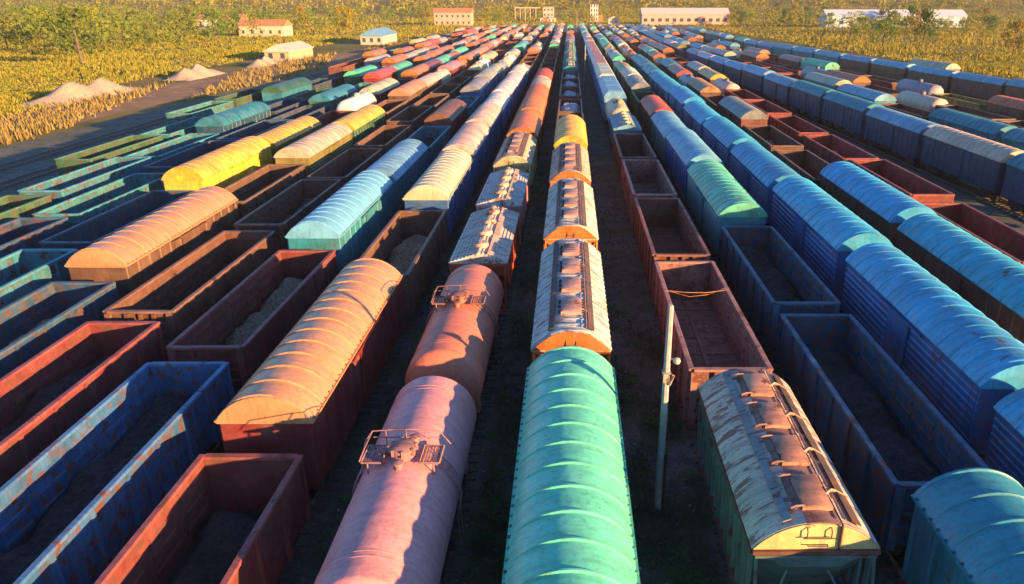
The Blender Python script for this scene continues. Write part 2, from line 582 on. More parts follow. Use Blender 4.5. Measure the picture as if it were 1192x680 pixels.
def make_grain_hopper(lod, half=6.15, hw=1.6, eave=3.72):
    parts = []
    body = MB()
    hopper_lower(body, half - .05, 1.5, eave, 1.9)
    bk = []
    if lod < 2:
        for s in (-1, 1):
            for k in range(9 if lod == 0 else 0):
                y = -half + .3 + (2 * half - .6) * k / 8
                zlow = 1.3 if 1 < k < 7 else 2.4
                bk.append(P('side_rib', MB().box(*sorted((s * 1.5, s * 1.575)), y - .05, y + .05, zlow, eave - .03), 'paint', 'body'))
    parts.append(P('body', body, 'paint', 'body', bk))
    rf = MB()
    prof = [(-hw, eave), (-1.25, eave + .33), (-.78, eave + .68), (-.4, eave + .80), (.4, eave + .80), (.78, eave + .68), (1.25, eave + .33), (hw, eave)]
    st = ribs_y(half, 22, .1, .14) if lod < 2 else [(-half, 0), (half, 0)]
    rf.rings([[(x * (1 + .012 * o), y, z + .028 * o) for x, z in prof] + [(hw - .04, y, eave - .06), (-hw + .04, y, eave - .06)] for y, o in st])
    rk = []
    for k in range(4):
        y = (-1.5 + k) * 2.55 + .1
        h = MB().frustum(-.43, .43, y - .8, y + .8, eave + .79, eave + 1.0, .09)
        rk.append(P('hatch', h, 'worn', 'hatch'))
        if lod == 0:
            for yy in (-.55, 0, .55):
                for q0, q1 in ((-.56, -.42), (.42, .55)):
                    rk.append(P('hinge', MB().box(q0, q1, y + yy - .05, y + yy + .05, eave + .78, eave + .93), 'rust', 'walk'))
    if lod < 2:
        for s in (-1, 1):
            for k in range(6 if lod == 0 else 1):
                y0, y1 = (-half + .35 + k * 1.92, -half + .35 + k * 1.92 + 1.84) if lod == 0 else (-half + .35, half - .35)
                w = MB()
                x0, x1 = sorted((s * .66, s * .98))
                w.rings([[(s * .68, y, eave + .78), (s * .92, y, eave + .66), (s * .92, y, eave + .71), (s * .68, y, eave + .83)] for y in (y0, y1)])
                rk.append(P('walkway_board', w, 'rust', 'walk'))
        r = MB()
        r.tube([(.6, -half + .3, eave + .86), (.6, half - .3, eave + .86)], .022, 5)
        rk.append(P('lock_bar', r, 'worn', 'hatch'))
    parts.append(P('roof', rf, 'flake' if lod == 0 else 'worn', 'roof', rk))
    for s in (-1, 1):
        g = MB().prism([(x * .97, z - .02 if z > eave else z) for x, z in prof], sorted((s * (half - .0), s * (half + .05))))
        gk = []
        if lod == 0:
            h = MB()
            y = s * (half + .11)
            h.tube([(-.2, y - s * .05, eave + .42), (-.2, y, eave + .1), (-.2, y, eave + .05)], .018, 5)
            h.tube([(.2, y - s * .05, eave + .42), (.2, y, eave + .1), (.2, y, eave + .05)], .018, 5)
            h.tube([(-.2, y, eave + .25), (.2, y, eave + .25)], .018, 5)
            gk.append(P('step', h, 'rust', 'walk'))
        parts.append(P('gable', g, 'paint', 'gable', gk))
        if lod < 2:
            parts.append(P('end_frame', end_frame(half, hw - .05, eave, s, .7), 'paint', 'frame'))
    return parts + running_gear(half + .75, lod, 5.2)

def make_cement_hopper(lod, half=4.95, hw=1.58, eave=3.55):
    parts = []
    body = MB()
    hopper_lower(body, half - .03, 1.5, eave, 1.5)
    bk = []
    if lod == 0:
        for s in (-1, 1):
            for k in range(6):
                y = -half + .25 + (2 * half - .5) * k / 5
                bk.append(P('side_rib', MB().box(*sorted((s * 1.5, s * 1.57)), y - .05, y + .05, 1.6 if 0 < k < 5 else 2.5, eave - .03), 'paint', 'body'))
    parts.append(P('body', body, 'paint', 'body', bk))
    rf = MB()
    # shallow gable made of lengthwise pressed sheets
    prof = []
    nn = 8
    for s in (-1, 1):
        seg = []
        for k in range(nn):
            t0 = k / nn
            for t, up in ((t0, 0), (t0 + .62 / nn, 0), (t0 + .70 / nn, .035), (t0 + .92 / nn, .035)):
                seg.append((-hw * (1 - t), eave + .5 * t + up))
        if s == 1:
            seg = [(-x, z) for x, z in reversed(seg)]
        prof += seg
    if lod == 2:
        prof = [(-hw, eave), (0, eave + .5), (hw, eave)]
    rf.prism(prof + [(hw - .03, eave - .06), (-hw + .03, eave - .06)], [-half, half])
    rk = []
    for k in range(4):
        y = (-1.5 + k) * 2.3
        h = MB()
        h.revolve_z([(.46, eave + .3), (.46, eave + .60), (.4, eave + .68), (.12, eave + .72)], -.02, y, 12)
        h.box(-.07, .07, y - .62, y + .62, eave + .70, eave + .76)
        rk.append(P('hatch', h, 'worn', 'hatch'))
    if lod < 2:
        w = MB()
        w.rings([[(.5, y, eave + .42), (.82, y, eave + .32), (.82, y, eave + .36), (.5, y, eave + .46)] for y in (-half + .2, half - .2)])
        rk.append(P('walkway_board', w, 'worn', 'hatch'))
    parts.append(P('roof', rf, 'flake' if lod == 0 else 'worn', 'roof', rk))
    if lod < 2:
        for s in (-1, 1):
            g = MB().box(-hw + .06, hw - .06, *sorted((s * (half - .03), s * (half + .02))), eave - .72, eave - .065)
            parts.append(P('gable', g, 'paint', 'body'))
            parts.append(P('end_frame', end_frame(half, hw - .05, eave - .05, s, .55), 'paint', 'frame'))
    return parts + running_gear(half + .6, lod, 3.9)

def make_round_hopper(half=4.15, hw=1.62, eave=3.76, rise=.8):
    """hero: hopper with an arched roof of peeling paint"""
    parts = []
    body = MB()
    hopper_lower(body, half - .12, 1.5, eave, 1.4)
    bk = []
    for s in (-1, 1):
        for k in range(15):
            y = -half + .3 + (2 * half - .6) * k / 14
            r = MB().rings([[(s * 1.499, y - .1, z), (s * 1.60, y - .05, z), (s * 1.60, y + .05, z), (s * 1.499, y + .1, z)] for z in (1.5, eave - .04)])
            bk.append(P('side_rib', r, 'worn', 'body'))
        bk.append(P('sill', MB().box(*sorted((s * 1.5, s * 1.63)), -half + .12, half - .12, 1.36, 1.5), 'rust', 'sill'))
        bk.append(P('cant_rail', MB().box(*sorted((s * 1.502, s * 1.64)), -half + .02, half - .02, eave - .16, eave - .05), 'worn', 'sill'))
    parts.append(P('body', body, 'worn', 'body', bk))
    rk = []
    rf = MB()
    rf.rings([[(x, y, z) for x, z in arc(hw - .01, eave, rise - .012, 18)] + [(hw - .04, y, eave - .05), (-hw + .04, y, eave - .05)] for y in (-half + .01, half - .01)])
    ns = 8
    for k in range(ns):       # overlapping sheets either side of the middle strip
        y0 = -half + 2 * half * k / ns
        y1 = y0 + 2 * half / ns + .03
        a = arc(hw, eave, rise, 24)
        for sel in (a[:11], a[16:]):
            m = MB()
            m.rings([[(x, y0, z + .002) for x, z in sel] + [(x, y0, z - .008) for x, z in reversed(sel)],
                     [(x, y1, z + .022) for x, z in sel] + [(x, y1, z + .012) for x, z in reversed(sel)]])
            rk.append(P('roof_sheet', m, 'peel', 'roof'))
    zt = eave + rise
    for k in range(4):
        y = (-1.5 + k) * 1.95
        h = MB().frustum(-.28, .5, y - .72, y + .72, zt - .05, zt + .09, .05)
        rk.append(P('hatch', h, 'worn', 'hatch'))
        hs = MB().rings([[(-.5, y - .66, zt - .06), (-.36, y - .66, zt + .05), (-.3, y - .66, zt + .06), (-.3, y - .66, zt - .05)], [(-.5, y + .66, zt - .06), (-.36, y + .66, zt + .05), (-.3, y + .66, zt + .06), (-.3, y + .66, zt - .05)]])
        rk.append(P('hatch_hinge', hs, 'rust', 'deck'))
        for yy in (-.66, .66):
            rk.append(P('hinge_lug', MB().tube([(-.56, y + yy, zt + .0), (-.42, y + yy, zt + .07), (-.22, y + yy, zt + .08)], .032, 5), 'worn', 'hatch'))
        rk.append(P('latch', MB().tube([(.5, y - .1, zt + .02), (.66, y, zt + .07), (.78, y + .06, zt + .0), (.86, y + .08, zt - .03), (1.1, y + .12, zt - .2)], [.05, .05, .045, .02, .02], 5), 'worn', 'hatch'))
    for k in range(6):
        y0 = -half + .15 + k * (2 * half - .3) / 6
        w = MB().rings([[(.86, y, zt - .10), (1.12, y, zt - .26), (1.12, y, zt - .22), (.86, y, zt - .06)] for y in (y0, y0 + (2 * half - .3) / 6 - .05)])
        rk.append(P('walkway_board', w, 'rust', 'walk'))
        w = MB().rings([[(-.66, y, zt - .045), (-.86, y, zt - .12), (-.86, y, zt - .08), (-.66, y, zt)] for y in (y0, y0 + (2 * half - .3) / 6 - .05)])
        rk.append(P('walkway_board', w, 'worn', 'strip'))
    r = MB().tube([(.68, -half + .1, zt - .02), (.68, half - .1, zt - .02)], .025, 6)
    rk.append(P('lock_bar', r, 'worn', 'hatch'))
    parts.append(P('roof', rf, 'worn', 'deck', rk))
    for s in (-1, 1):
        gp = arc(hw - .03, eave, rise - .03, 16)
        g = MB().prism(gp, sorted((s * (half - .02), s * (half + .03))))
        h = MB()
        y = s * (half + .12)
        for xx in (-.3, .3):
            h.tube([(xx, y - s * .08, eave + .68), (xx, y, eave + .6), (xx, y, eave + .42), (xx + (.1 if xx > 0 else -.1), y, eave + .4)], .018, 5)
        h.tube([(-.4, y, eave + .4), (.42, y, eave + .4)], .018, 5)
        h.tube([(-.25, y - s * .08, eave + .15), (-.25, y, eave + .17), (.25, y, eave + .17), (.25, y - s * .08, eave + .15)], .018, 5)
        pipe = MB().tube([(.56, y - s * .05, eave - .1), (.56, y - s * .05, eave + .75)], .03, 6)
        parts.append(P('gable', g, 'paint', 'gable', [P('handrail', h, 'rust', 'walk'), P('pipe', pipe, 'rust', 'walk')]))
        parts.append(P('gable_sill', MB().box(-hw + .02, hw - .02, *sorted((s * (half - .01), s * (half + .10))), eave - .13, eave - .01), 'rust', 'sill'))
        parts.append(P('end_frame', end_frame(half, hw - .05, eave - .1, s, .55), 'worn', 'body'))
    return parts + running_gear(half + .6, 0, 3.9)

def make_tank(lod, half=5.4, r=1.5, cz=2.72):
    parts = []
    n = 40 if lod == 0 else (24 if lod == 1 else 12)
    prof = []
    for k in range(7 if lod < 2 else 3):
        t = (k + .25) / (7 if lod < 2 else 3) * PI / 2
        prof.append((r * math.sin(t), -half + .5 - .5 * math.cos(t)))
    prof.append((r, -half + .5))
    full = prof + [(a, -y) for a, y in reversed(prof)]
    bk = []
    if lod < 2:
        for y in (-4.25, -4.05, 4.05, 4.25) if lod == 0 else (-4.2, 4.2):
            b = MB().rings([[(rr * math.cos(2 * PI * k / n), y + dy, cz + rr * math.sin(2 * PI * k / n)) for k in range(n)] for rr, dy in ((r - .02, -.03), (r + .012, -.022), (r + .012, .022), (r - .02, .03))], cap=False)
            bk.append(P('seam_band', b, 'tank', 'body'))
    parts.append(P('barrel', MB().revolve_y(full, cz, n), 'tank', 'body', bk, angle=50))
    top = cz + r
    d = MB().revolve_z([(.36, top - .1), (.36, top + .22), (.4, top + .23), (.4, top + .3), (.3, top + .37), (.08, top + .4)], 0, 0, 16)
    dk = []
    if lod == 0:
        for k in range(8):
            a = 2 * PI * k / 8 + .2
            dk.append(P('lid_bolt', MB().box(.40 * math.cos(a) - .035, .40 * math.cos(a) + .035, .4 * math.sin(a) - .035, .4 * math.sin(a) + .035, top + .14, top + .36), 'worn', 'fit'))
    parts.append(P('manhole', d, 'worn', 'fit', dk))
    if lod < 2:
        for x, y, h in ((.0, -.68, .24), (.22, .62, .3), (-.55, .12, .26)):
            zc = cz + math.sqrt(r * r - x * x)
            parts.append(P('valve', MB().revolve_z([(.12, zc - .1), (.12, zc + h * .7), (.17, zc + h * .7), (.17, zc + h * .85), (.06, zc + h)], x, y, 10), 'worn', 'fit'))
    if lod == 0:
        for s in (-1, 1):          # grated platforms each side of the manhole
            fr = MB()
            x0, x1, z = s * .55, s * 1.12, top + .02
            for yy in (-.45, .45):
                fr.bar((x0, yy, z), (x1, yy, z), .05)
                fr.bar((s * .95, yy, z), (s * .95, yy, cz + math.sqrt(r * r - .95 ** 2) - .03), .04)
            fr.bar((x0, -.45, z), (x0, .45, z), .05)
            fr.bar((x1, -.45, z), (x1, .45, z), .05)
            sl = []
            for k in range(6):
                xx = x0 + (x1 - x0) * (k + .8) / 7
                sl.append(P('slat', MB().box(xx - .025, xx + .025, -.43, .43, z - .015, z + .015), 'worn', 'fit'))
            parts.append(P('platform', fr, 'worn', 'fit', sl))
        # handrail hoop over the top and ladders hugging the barrel
        hr = MB()
        pts = [(-1.45, .55, cz + .65), (-1.25, .55, top + .1), (-1.0, .55, top + .46), (-.3, .55, top + .52), (.35, .55, top + .52), (1.0, .55, top + .46), (1.3, .55, top + .02)]
        hr.tube(pts, .019, 6)
        hr.tube([(-1.0, .55, top + .46), (-1.0, -.4, top + .46), (-1.15, -.5, top + .1)], .022, 6)
        hr.tube([(-.98, .55, top + .25), (1.0, .55, top + .25)], .018, 6)
        for xx in (-.6, 0, .6):
            hr.tube([(xx, .55, cz + math.sqrt(r * r - xx * xx) - .02), (xx, .55, top + .51)], .016, 5)
        parts.append(P('handrail', hr, 'worn', 'fit'))
        for s in (-1, 1):
            ld = MB()
            for yy in (-.24, .24):
                ld.tube([(s * (r + .09) * math.sin(R(a)), yy + .1, cz + (r + .09) * math.cos(R(a))) for a in range(30, 116, 8)] + [(s * (r + .06), yy + .1, 1.1)], .022, 5)
            rg = []
            for a in range(36, 112, 9):
                rg.append(P('rung', MB().tube([(s * (r + .09) * math.sin(R(a)), -.14, cz + (r + .09) * math.cos(R(a))), (s * (r + .09) * math.sin(R(a)), .34, cz + (r + .09) * math.cos(R(a)))], .02, 5), 'worn', 'fit'))
            parts.append(P('ladder', ld, 'worn', 'fit', rg))
        for y in (-3.9, 3.9):
            parts.append(P('saddle', MB().rings([[(x, yy, z) for x, z in [(-1.25, 1.02)] + [((r + .01) * math.sin(R(a)), cz - (r + .01) * math.cos(R(a))) for a in range(-48, 49, 12)] + [(1.25, 1.02)]] for yy in (y - .3, y + .3)]), 'worn', 'body'))
    return parts + running_gear(half + .02, lod, 3.9)

def make_carrier(lod, half=11.6, hw=1.58, eave=3.95):
    """long tall closed car carrier"""
    parts = []
    body = MB()
    st = ribs_y(half - .05, 17, .08, .12) if lod < 2 else [(-half + .05, 0), (half - .05, 0)]
    body.rings([[(-1.5 - .05 * o, y, 1.0), (-1.5 - .05 * o, y, eave + .02), (1.5 + .05 * o, y, eave + .02), (1.5 + .05 * o, y, 1.0)] for y, o in st])
    parts.append(P('body', body, 'paint', 'body'))
    prof = [(-hw, eave), (-1.35, eave + .5), (-.95, eave + .84), (.95, eave + .84), (1.35, eave + .5), (hw, eave)]
    rf = MB().prism(prof + [(hw - .04, eave - .06), (-hw + .04, eave - .06)], [-half, half])
    rk = []
    for k in range(3):
        y = -half + .6 + k * (2 * half - 1.2) / 3
        m = MB().box(-.98, .98, y, y + (2 * half - 1.2) / 3 - .35, eave + .835, eave + .88)
        rk.append(P('roof_panel', m, 'paint', 'panel'))
    parts.append(P('roof', rf, 'paint', 'roof', rk))
    return parts + running_gear(half, max(lod, 1), 8.6)

PITCHES = {'box': 14.73, 'swage': 14.73, 'gon': 13.92, 'grain': 14.72, 'cement': 12.02, 'tank': 12.02, 'carrier': 24.2, 'round': 10.6}
NOUN = {'box': 'boxcar', 'swage': 'boxcar', 'gon': 'open gondola', 'grain': 'grain hopper', 'cement': 'cement hopper', 'tank': 'tank wagon', 'carrier': 'car carrier', 'round': 'hopper'}
NAME = {'box': 'boxcar', 'swage': 'boxcar', 'gon': 'gondola_wagon', 'grain': 'grain_hopper', 'cement': 'cement_hopper', 'tank': 'tank_wagon', 'carrier': 'car_carrier', 'round': 'covered_hopper'}
CATS = {'box': 'boxcar', 'swage': 'boxcar', 'gon': 'gondola', 'grain': 'hopper wagon', 'cement': 'hopper wagon', 'tank': 'tank wagon', 'carrier': 'car carrier', 'round': 'hopper wagon'}
MAKE = {'box': lambda l: make_boxcar(l), 'swage': lambda l: make_boxcar(max(l, 1), smooth_side=True, tall=.1), 'gon': make_gondola, 'grain': make_grain_hopper,
        'cement': make_cement_hopper, 'tank': make_tank, 'carrier': make_carrier, 'round': lambda l: make_round_hopper()}
_proto = {}
def proto(kind, lod):
    if (kind, lod) not in _proto:
        _proto[(kind, lod)] = MAKE[kind](lod)
    return _proto[(kind, lod)]

PAL = {
    'cream': (.62, .50, .34), 'white': (.66, .63, .58), 'tan': (.52, .28, .13), 'orange': (.66, .18, .035), 'scarlet': (.62, .09, .04),
    'rust': (.20, .07, .04), 'red': (.27, .04, .035), 'brown': (.15, .07, .045), 'blue': (.03, .15, .36), 'pale blue': (.16, .42, .60),
    'teal': (.03, .25, .30), 'green': (.13, .66, .38), 'dark green': (.03, .13, .07), 'yellow': (.78, .52, .05), 'grey': (.26, .28, .30),
    'black': (.045, .045, .05), 'pink': (.60, .27, .30), 'coral': (.62, .17, .12), 'dusty red': (.33, .15, .125), 'beige': (.52, .42, .26), 'navy': (.014, .075, .14), 'olive': (.25, .22, .06), 'sky': (.04, .42, .70),
}
ORD = ['nearest', 'second', 'third', 'fourth', 'fifth', 'sixth', 'seventh', 'eighth', 'ninth', 'tenth', 'eleventh', 'twelfth', 'thirteenth', 'fourteenth', 'fifteenth',
       'sixteenth', 'seventeenth', 'eighteenth', 'nineteenth', 'twentieth'] + ['twenty-' + w for w in ('first', 'second', 'third', 'fourth', 'fifth', 'sixth', 'seventh', 'eighth', 'ninth')] + \
      ['thirtieth'] + ['thirty-' + w for w in ('first', 'second', 'third', 'fourth', 'fifth', 'sixth', 'seventh', 'eighth', 'ninth')] + ['fortieth'] + ['forty-' + w for w in ('first', 'second', 'third', 'fourth', 'fifth')]
RAIL_Z = 0.2

def colors_for(kind, roof, body):
    rnd = lambda c: tuple(max(.01, v * random.uniform(.86, 1.12)) for v in c)
    r, b = rnd(PAL[roof]), rnd(PAL[body])
    d = {'body': b, 'roof': r, 'under': (.05, .04, .035), 'rim': tuple(min(1, v * 1.25 + .03) for v in b), 'floor': r, 'hatch': rnd(PAL['rust']),
         'walk': (.05, .04, .045), 'gable': b, 'frame': b, 'fit': tuple(.5 * v + .05 for v in b), 'eave': tuple(v * .6 for v in r), 'panel': r, 'sill': rnd(PAL['rust']), 'strip': rnd(PAL['grey'])}
    if kind == 'cement':
        d['hatch'] = rnd(PAL['cream'])
    if kind == 'grain':
        d['hatch'], d['walk'] = (.55, .30, .25), (.13, .09, .085)
    if kind == 'round':
        d['gable'], d['hatch'], d['body'], d['roof'], d['deck'] = (.72, .55, .22), (.58, .27, .16), (.13, .22, .20), (.58, .48, .38), (.30, .16, .14)
    if kind == 'grain' and roof == 'teal':
        d['hatch'] = d['walk'] = rnd(PAL['beige'])
    if kind == 'carrier':
        d['roof'] = rnd(PAL['white']) if roof == 'orange' else r
    return d

def adjective(kind, roof, body):
    if kind in ('gon', 'tank'):
        return body
    return body if roof == body else f'{roof}-roofed {body}'

def in_frame(x, y0, y1, zt):
    for y in (y0, (y0 + y1) / 2, y1):
        for dx in (-1.5, 1.5):
            for z in (zt, 1.5):
                p = project(x + dx, y, z)
                if p and -4 < p[0] < 1196 and -4 < p[1] < 684:
                    return True
    return False

def load_heap(root, name, label, cat, group, color, zt=2.9, half=6.1, hw=1.42):
    m = MB()
    nx, ny = 14, 56
    rnd = random.Random(int(root.location.y * 10))
    rows = []
    for j in range(ny + 1):
        y = -half + 2 * half * j / ny
        row = []
        for i in range(nx + 1):
            x = -hw + 2 * hw * i / nx
            e = min(1, (1 - abs(x) / hw) * 2.2, (1 - abs(y) / half) * 6)
            lump = math.sin(y * 1.3 + root.location.y) * .16 + math.sin(y * 2.9 + x * 2.2 + root.location.y) * .09 + math.sin(x * 3.1 - y * .7) * .07
            row.append((x, y, max(1.22, zt - .75 + .65 * e + rnd.uniform(-.1, .1) + lump)))
        rows.append(row + [(hw, y, 1.25), (-hw, y, 1.25)])
    m.rings(rows)
    o = link(name, m.mesh(name, 20), None, 'gravel', color, tuple(root.location))
    o.rotation_euler = root.rotation_euler
    tag(o, label, cat, group)
    return o

placed = []
def build_row(xf, start, end, phrase, spec, fill, rng, group, first_labels=None, hero_to=0, mid_to=150, heaps=False):
    items = []
    for tok in spec.split():
        rep = 1
        if '*' in tok:
            tok, rep = tok.split('*')
            rep = int(rep)
        items += [tok.replace('_', ' ')] * rep
    d, n, i = start, 0, 0
    while True:
        if i < len(items):
            tok = items[i]
        else:
            tok = rng.choice(fill).replace('_', ' ')
        if tok == 'END':
            break
        kind, roof, body = (tok.split('/') + ['', ''])[:3]
        if kind == 'gap':
            d += float(roof); i += 1
            continue
        body = body or roof
        L = PITCHES[kind]
        if d + L > end:
            break
        yc = d + L / 2
        x = xf(yc)
        yaw = -math.atan((xf(yc + 5) - xf(yc - 5)) / 10)
        i += 1
        d += L + (rng.uniform(0, .45) if hero_to < 70 else 0)
        if not in_frame(x, yc - L / 2 + .6, yc + L / 2 - .6, 4.6):
            continue
        lod = 0 if yc < hero_to else (1 if yc < mid_to else 2)
        root = link(NAME[kind], None)
        root.empty_display_size = .5
        root.location = (x + rng.uniform(-.02, .02), yc, RAIL_Z)
        root.rotation_euler = (0, rng.uniform(-.006, .006), yaw)
        if lod:
            root.scale = (1, 1, rng.uniform(.95, 1.05))
        lab = (first_labels or {}).get(n) or f'{adjective(kind, roof, body)} {NOUN[kind]}, {ORD[n]} wagon {phrase}'
        tag(root, lab, CATS[kind], group)
        n += 1
        cols = colors_for(kind, roof, body)
        place(proto(kind, lod), root, cols)
        placed.append((root, kind, n, x, yc, cols, phrase))
    return n

# ------------------------------------------------------------------ ground and tracks
g = MB()
g.v = [(-2600, -60, 0), (2600, -60, 0), (2600, 3200, 0), (-2600, 3200, 0)]
g.f = [(0, 1, 2, 3)]
tag(link('ground', g.mesh('ground'), None, 'field'), kind='structure')
g = MB()
g.v = [(-78, -40, .02), (100, -40, .02), (98, 100, .02), (76, 560, .02), (-36, 560, .02), (-62, 220, .02)]
g.f = [(0, 1, 2, 3, 4, 5)]
tag(link('yard_ground', g.mesh('yard_ground'), None, 'yard'), kind='structure')
g = MB()
g.v = [(-95, -20, .012), (-80, -20, .012), (-72, 120, .012), (-56, 330, .012), (-40, 640, .012), (-50, 640, .012), (-72, 330, .012), (-90, 120, .012)]
g.f = [(0, 1, 2, 7), (7, 2, 3, 6), (6, 3, 4, 5)]
tag(link('dirt_road', g.mesh('dirt_road'), None, 'dirt'), kind='structure')

def const(x):
    return lambda d: x
def fan(xfar, xnear, d0=40.0, d1=260.0):
    def f(d):
        t = max(0.0, min(1.0, (d1 - d) / (d1 - d0)))
        return xfar + (xnear - xfar) * (t * t * (3 - 2 * t) * .35 + t * .65)
    return f

sleeper_me = MB().frustum(-1.35, 1.35, -.125, .125, .0, .1, .02).mesh('sleeper')
sleeper_me.materials.append(M['sleeper'])
def track(xf, y0, y1, near=None):
    root = link('railway_track', None)
    tag(root, kind='structure')
    root.location = (0, 0, 0)
    ys = []
    y = y0
    while y < y1:
        ys.append(y); y += 10.0
    ys.append(y1)
    for s in (-1, 1):
        m = MB()
        m.rings([[(xf(y) + s * .76 + dx, y, z) for dx, z in ((-.07, .07), (.07, .07), (.02, .1), (.02, .16), (.036, .165), (.036, RAIL_Z), (-.036, RAIL_Z), (-.036, .165), (-.02, .16), (-.02, .1))] for y in ys])
        link('rail', m.mesh('rail', 25), root, 'rail')
    far = MB()
    y = y0
    while y < min(y1, 260):
        if near and near[0] < y < near[1]:
            o = link('sleeper', sleeper_me, root)
            o.location = (xf(y) + random.uniform(-.04, .04), y + random.uniform(-.03, .03), random.uniform(-.015, .0))
            o.rotation_euler = (0, 0, random.uniform(-.02, .02))
        else:
            far.box(xf(y) - 1.35, xf(y) + 1.35, y - .12, y + .12, .0, .085)
        y += .6
    o = link('sleepers', far.mesh('sleepers'), root, 'sleeper')
    o['kind'] = 'stuff'

# ------------------------------------------------------------------ the rows of wagons
XL = [-4.9, -10.0, -15.0, -19.8, -24.6, -29.5, -34.5, -39.5, -44.6, -49.8, -55.0, -61.0]
XR = [6.2, 11.1, 16.0, 21.2, 26.2]
ROWS_R = [const(x) for x in XR] + [fan(31.5, 38.6), fan(36.8, 46.5), fan(42.0, 54.0), fan(47.5, 62.0), fan(53, 70), fan(58.5, 79), fan(64.5, 88)]
track(const(0), 2, 560, (10, 36))
track(const(XL[0]), 2, 560, (10, 40))
track(ROWS_R[0], 2, 560, (10, 50))
for x in XL[1:]:
    track(const(x), 2, 560)
for f in ROWS_R[1:]:
    track(f, 2, 540)

W = lambda w: f'in the {w} row right of the beige hopper'
V = lambda w: f'in the {w} row left of the pink tank'
rng = random.Random(5)
mixfill = ['gon/brown', 'gon/rust', 'box/cream/blue', 'box/orange/rust', 'grain/white/grey', 'tank/grey', 'cement/cream/beige', 'box/green', 'tank/white', 'box/pale_blue/blue', 'gon/red', 'grain/cream/orange']

build_row(const(0), 10.7, 445, 'in the centre row', 'box/green grain/white/orange grain/white/orange grain/cream/orange box/yellow gon/brown*5 grain/teal*7 box/grey/blue box/scarlet/rust box/orange/rust gon/brown*2 box/orange/rust tank/grey gon/rust*2',
          mixfill, rng, 'wagons of the centre row',
          {0: 'bright green boxcar with ribbed arched roof at the bottom centre of the yard', 1: 'pale roofed grain hopper right behind the bright green boxcar',
           2: 'orange ended grain hopper, second behind the bright green boxcar', 3: 'grain hopper just in front of the bright yellow boxcar', 4: 'bright yellow boxcar with arched roof in the centre row'}, hero_to=75, mid_to=260)
build_row(const(XL[0]), 12.6, 445, 'in the row of the pink tank', 'tank/pink tank/coral cement/white/scarlet cement/white/pink grain/cream/beige box/orange/rust box/orange/rust box/orange/scarlet box/cream/orange box/scarlet gap/1 gon/brown*6 grain/olive/green box/white/grey box/cream/grey box/pink/grey box/orange/rust box/cream/pink',
          mixfill, rng, 'wagons of the row of pink tanks',
          {0: 'dusty pink tank wagon at the bottom edge, with a railed manhole', 1: 'coral red tank wagon between the nearest pink tank and the red hopper',
           2: 'red cement hopper with pale peeling roof right behind the pink tanks'}, hero_to=80, mid_to=220)
build_row(ROWS_R[0], 14.0, 445, 'in the row of the beige hopper', 'round/beige/teal gap/.6 gon/dusty_red gon/rust gon/dusty_red gon/brown cement/pale_blue/teal tank/beige carrier/pale_blue/pale_blue carrier/white/pale_blue carrier/orange/pale_blue*5 gap/1 box/white/grey box/cream/blue box/orange/rust tank/white box/green/teal',
          mixfill, rng, 'wagons of the row of the beige hopper',
          {0: 'beige hopper with peeling arched roof and yellow gable at the lower right', 1: 'rusty red open gondola with a wire across it, behind the beige hopper'}, hero_to=92, mid_to=200)
build_row(const(XL[1]), 6.6, 445, V('first'), 'gon/black/red box/tan/red gon/black/brown box/cream/blue*3 swage/white/blue*4 cement/cream/blue gon/brown/rust*3 box/tan/orange tank/white tank/cream gon/black/navy*3 box/orange/rust', mixfill, rng, 'wagons of the first left row', hero_to=62, mid_to=150)
build_row(const(XL[2]), 13.0, 440, V('second'), 'gon/navy/blue gon/grey/red box/pale_blue/teal box/pale_blue/teal gon/grey/teal box/rust/red gon/grey/teal swage/grey/blue*2 box/cream/grey tank/grey tank/cream tank/white box/cream/grey', mixfill, rng, 'wagons of the second left row', hero_to=62, mid_to=150)
build_row(const(XL[3]), 17.0, 450, V('third'), 'gon/black/red gon/black/brown gon/brown/brown gon/brown/rust gon/brown/brown*6 tank/cream tank/white box/cream/rust gon/rust*4 gon/orange/rust*3', ['gon/rust', 'box/orange/rust', 'gon/brown', 'box/white/grey'], rng, 'wagons of the third left row', hero_to=62, mid_to=150)
build_row(const(XL[4]), 22.0, 440, V('fourth'), 'gon/black/navy box/tan/brown gon/tan/brown swage/cream/olive box/yellow/dark_green gon/brown box/tan/brown box/cream/rust tank/cream box/pink/red tank/orange box/orange/rust', ['box/orange/rust', 'tank/cream', 'gon/rust', 'box/cream/grey', 'box/tan/red'], rng, 'wagons of the fourth left row', hero_to=62, mid_to=150)
build_row(const(XL[5]), 27.0, 430, V('fifth'), 'gon/black/teal gon/navy/navy box/yellow box/yellow/olive gon/red tank/white box/cream/red gon/black/brown box/orange/rust box/red box/green', ['box/orange/rust', 'gon/rust', 'box/green/dark_green', 'box/cream/grey', 'tank/orange'], rng, 'wagons of the fifth left row', mid_to=140)
build_row(const(XL[6]), 34.0, 420, V('sixth'), 'gon/black/navy gon/teal/teal gon/black/navy*3 box/teal/dark_green gon/teal box/scarlet/red box/green gon/brown box/orange/rust', ['box/orange/rust', 'gon/rust', 'box/green/dark_green', 'box/cream/grey'], rng, 'wagons of the sixth left row', mid_to=140)
build_row(const(XL[7]), 40.0, 420, V('seventh'), 'gon/black/dark_green gon/navy/teal*2 box/teal/navy gon/black/navy gon/teal/dark_green gap/14 box/green/dark_green gon/teal box/orange/rust', ['box/orange/rust', 'gon/rust', 'gap/14', 'box/cream/grey', 'gon/teal'], rng, 'wagons of the seventh left row', mid_to=130)
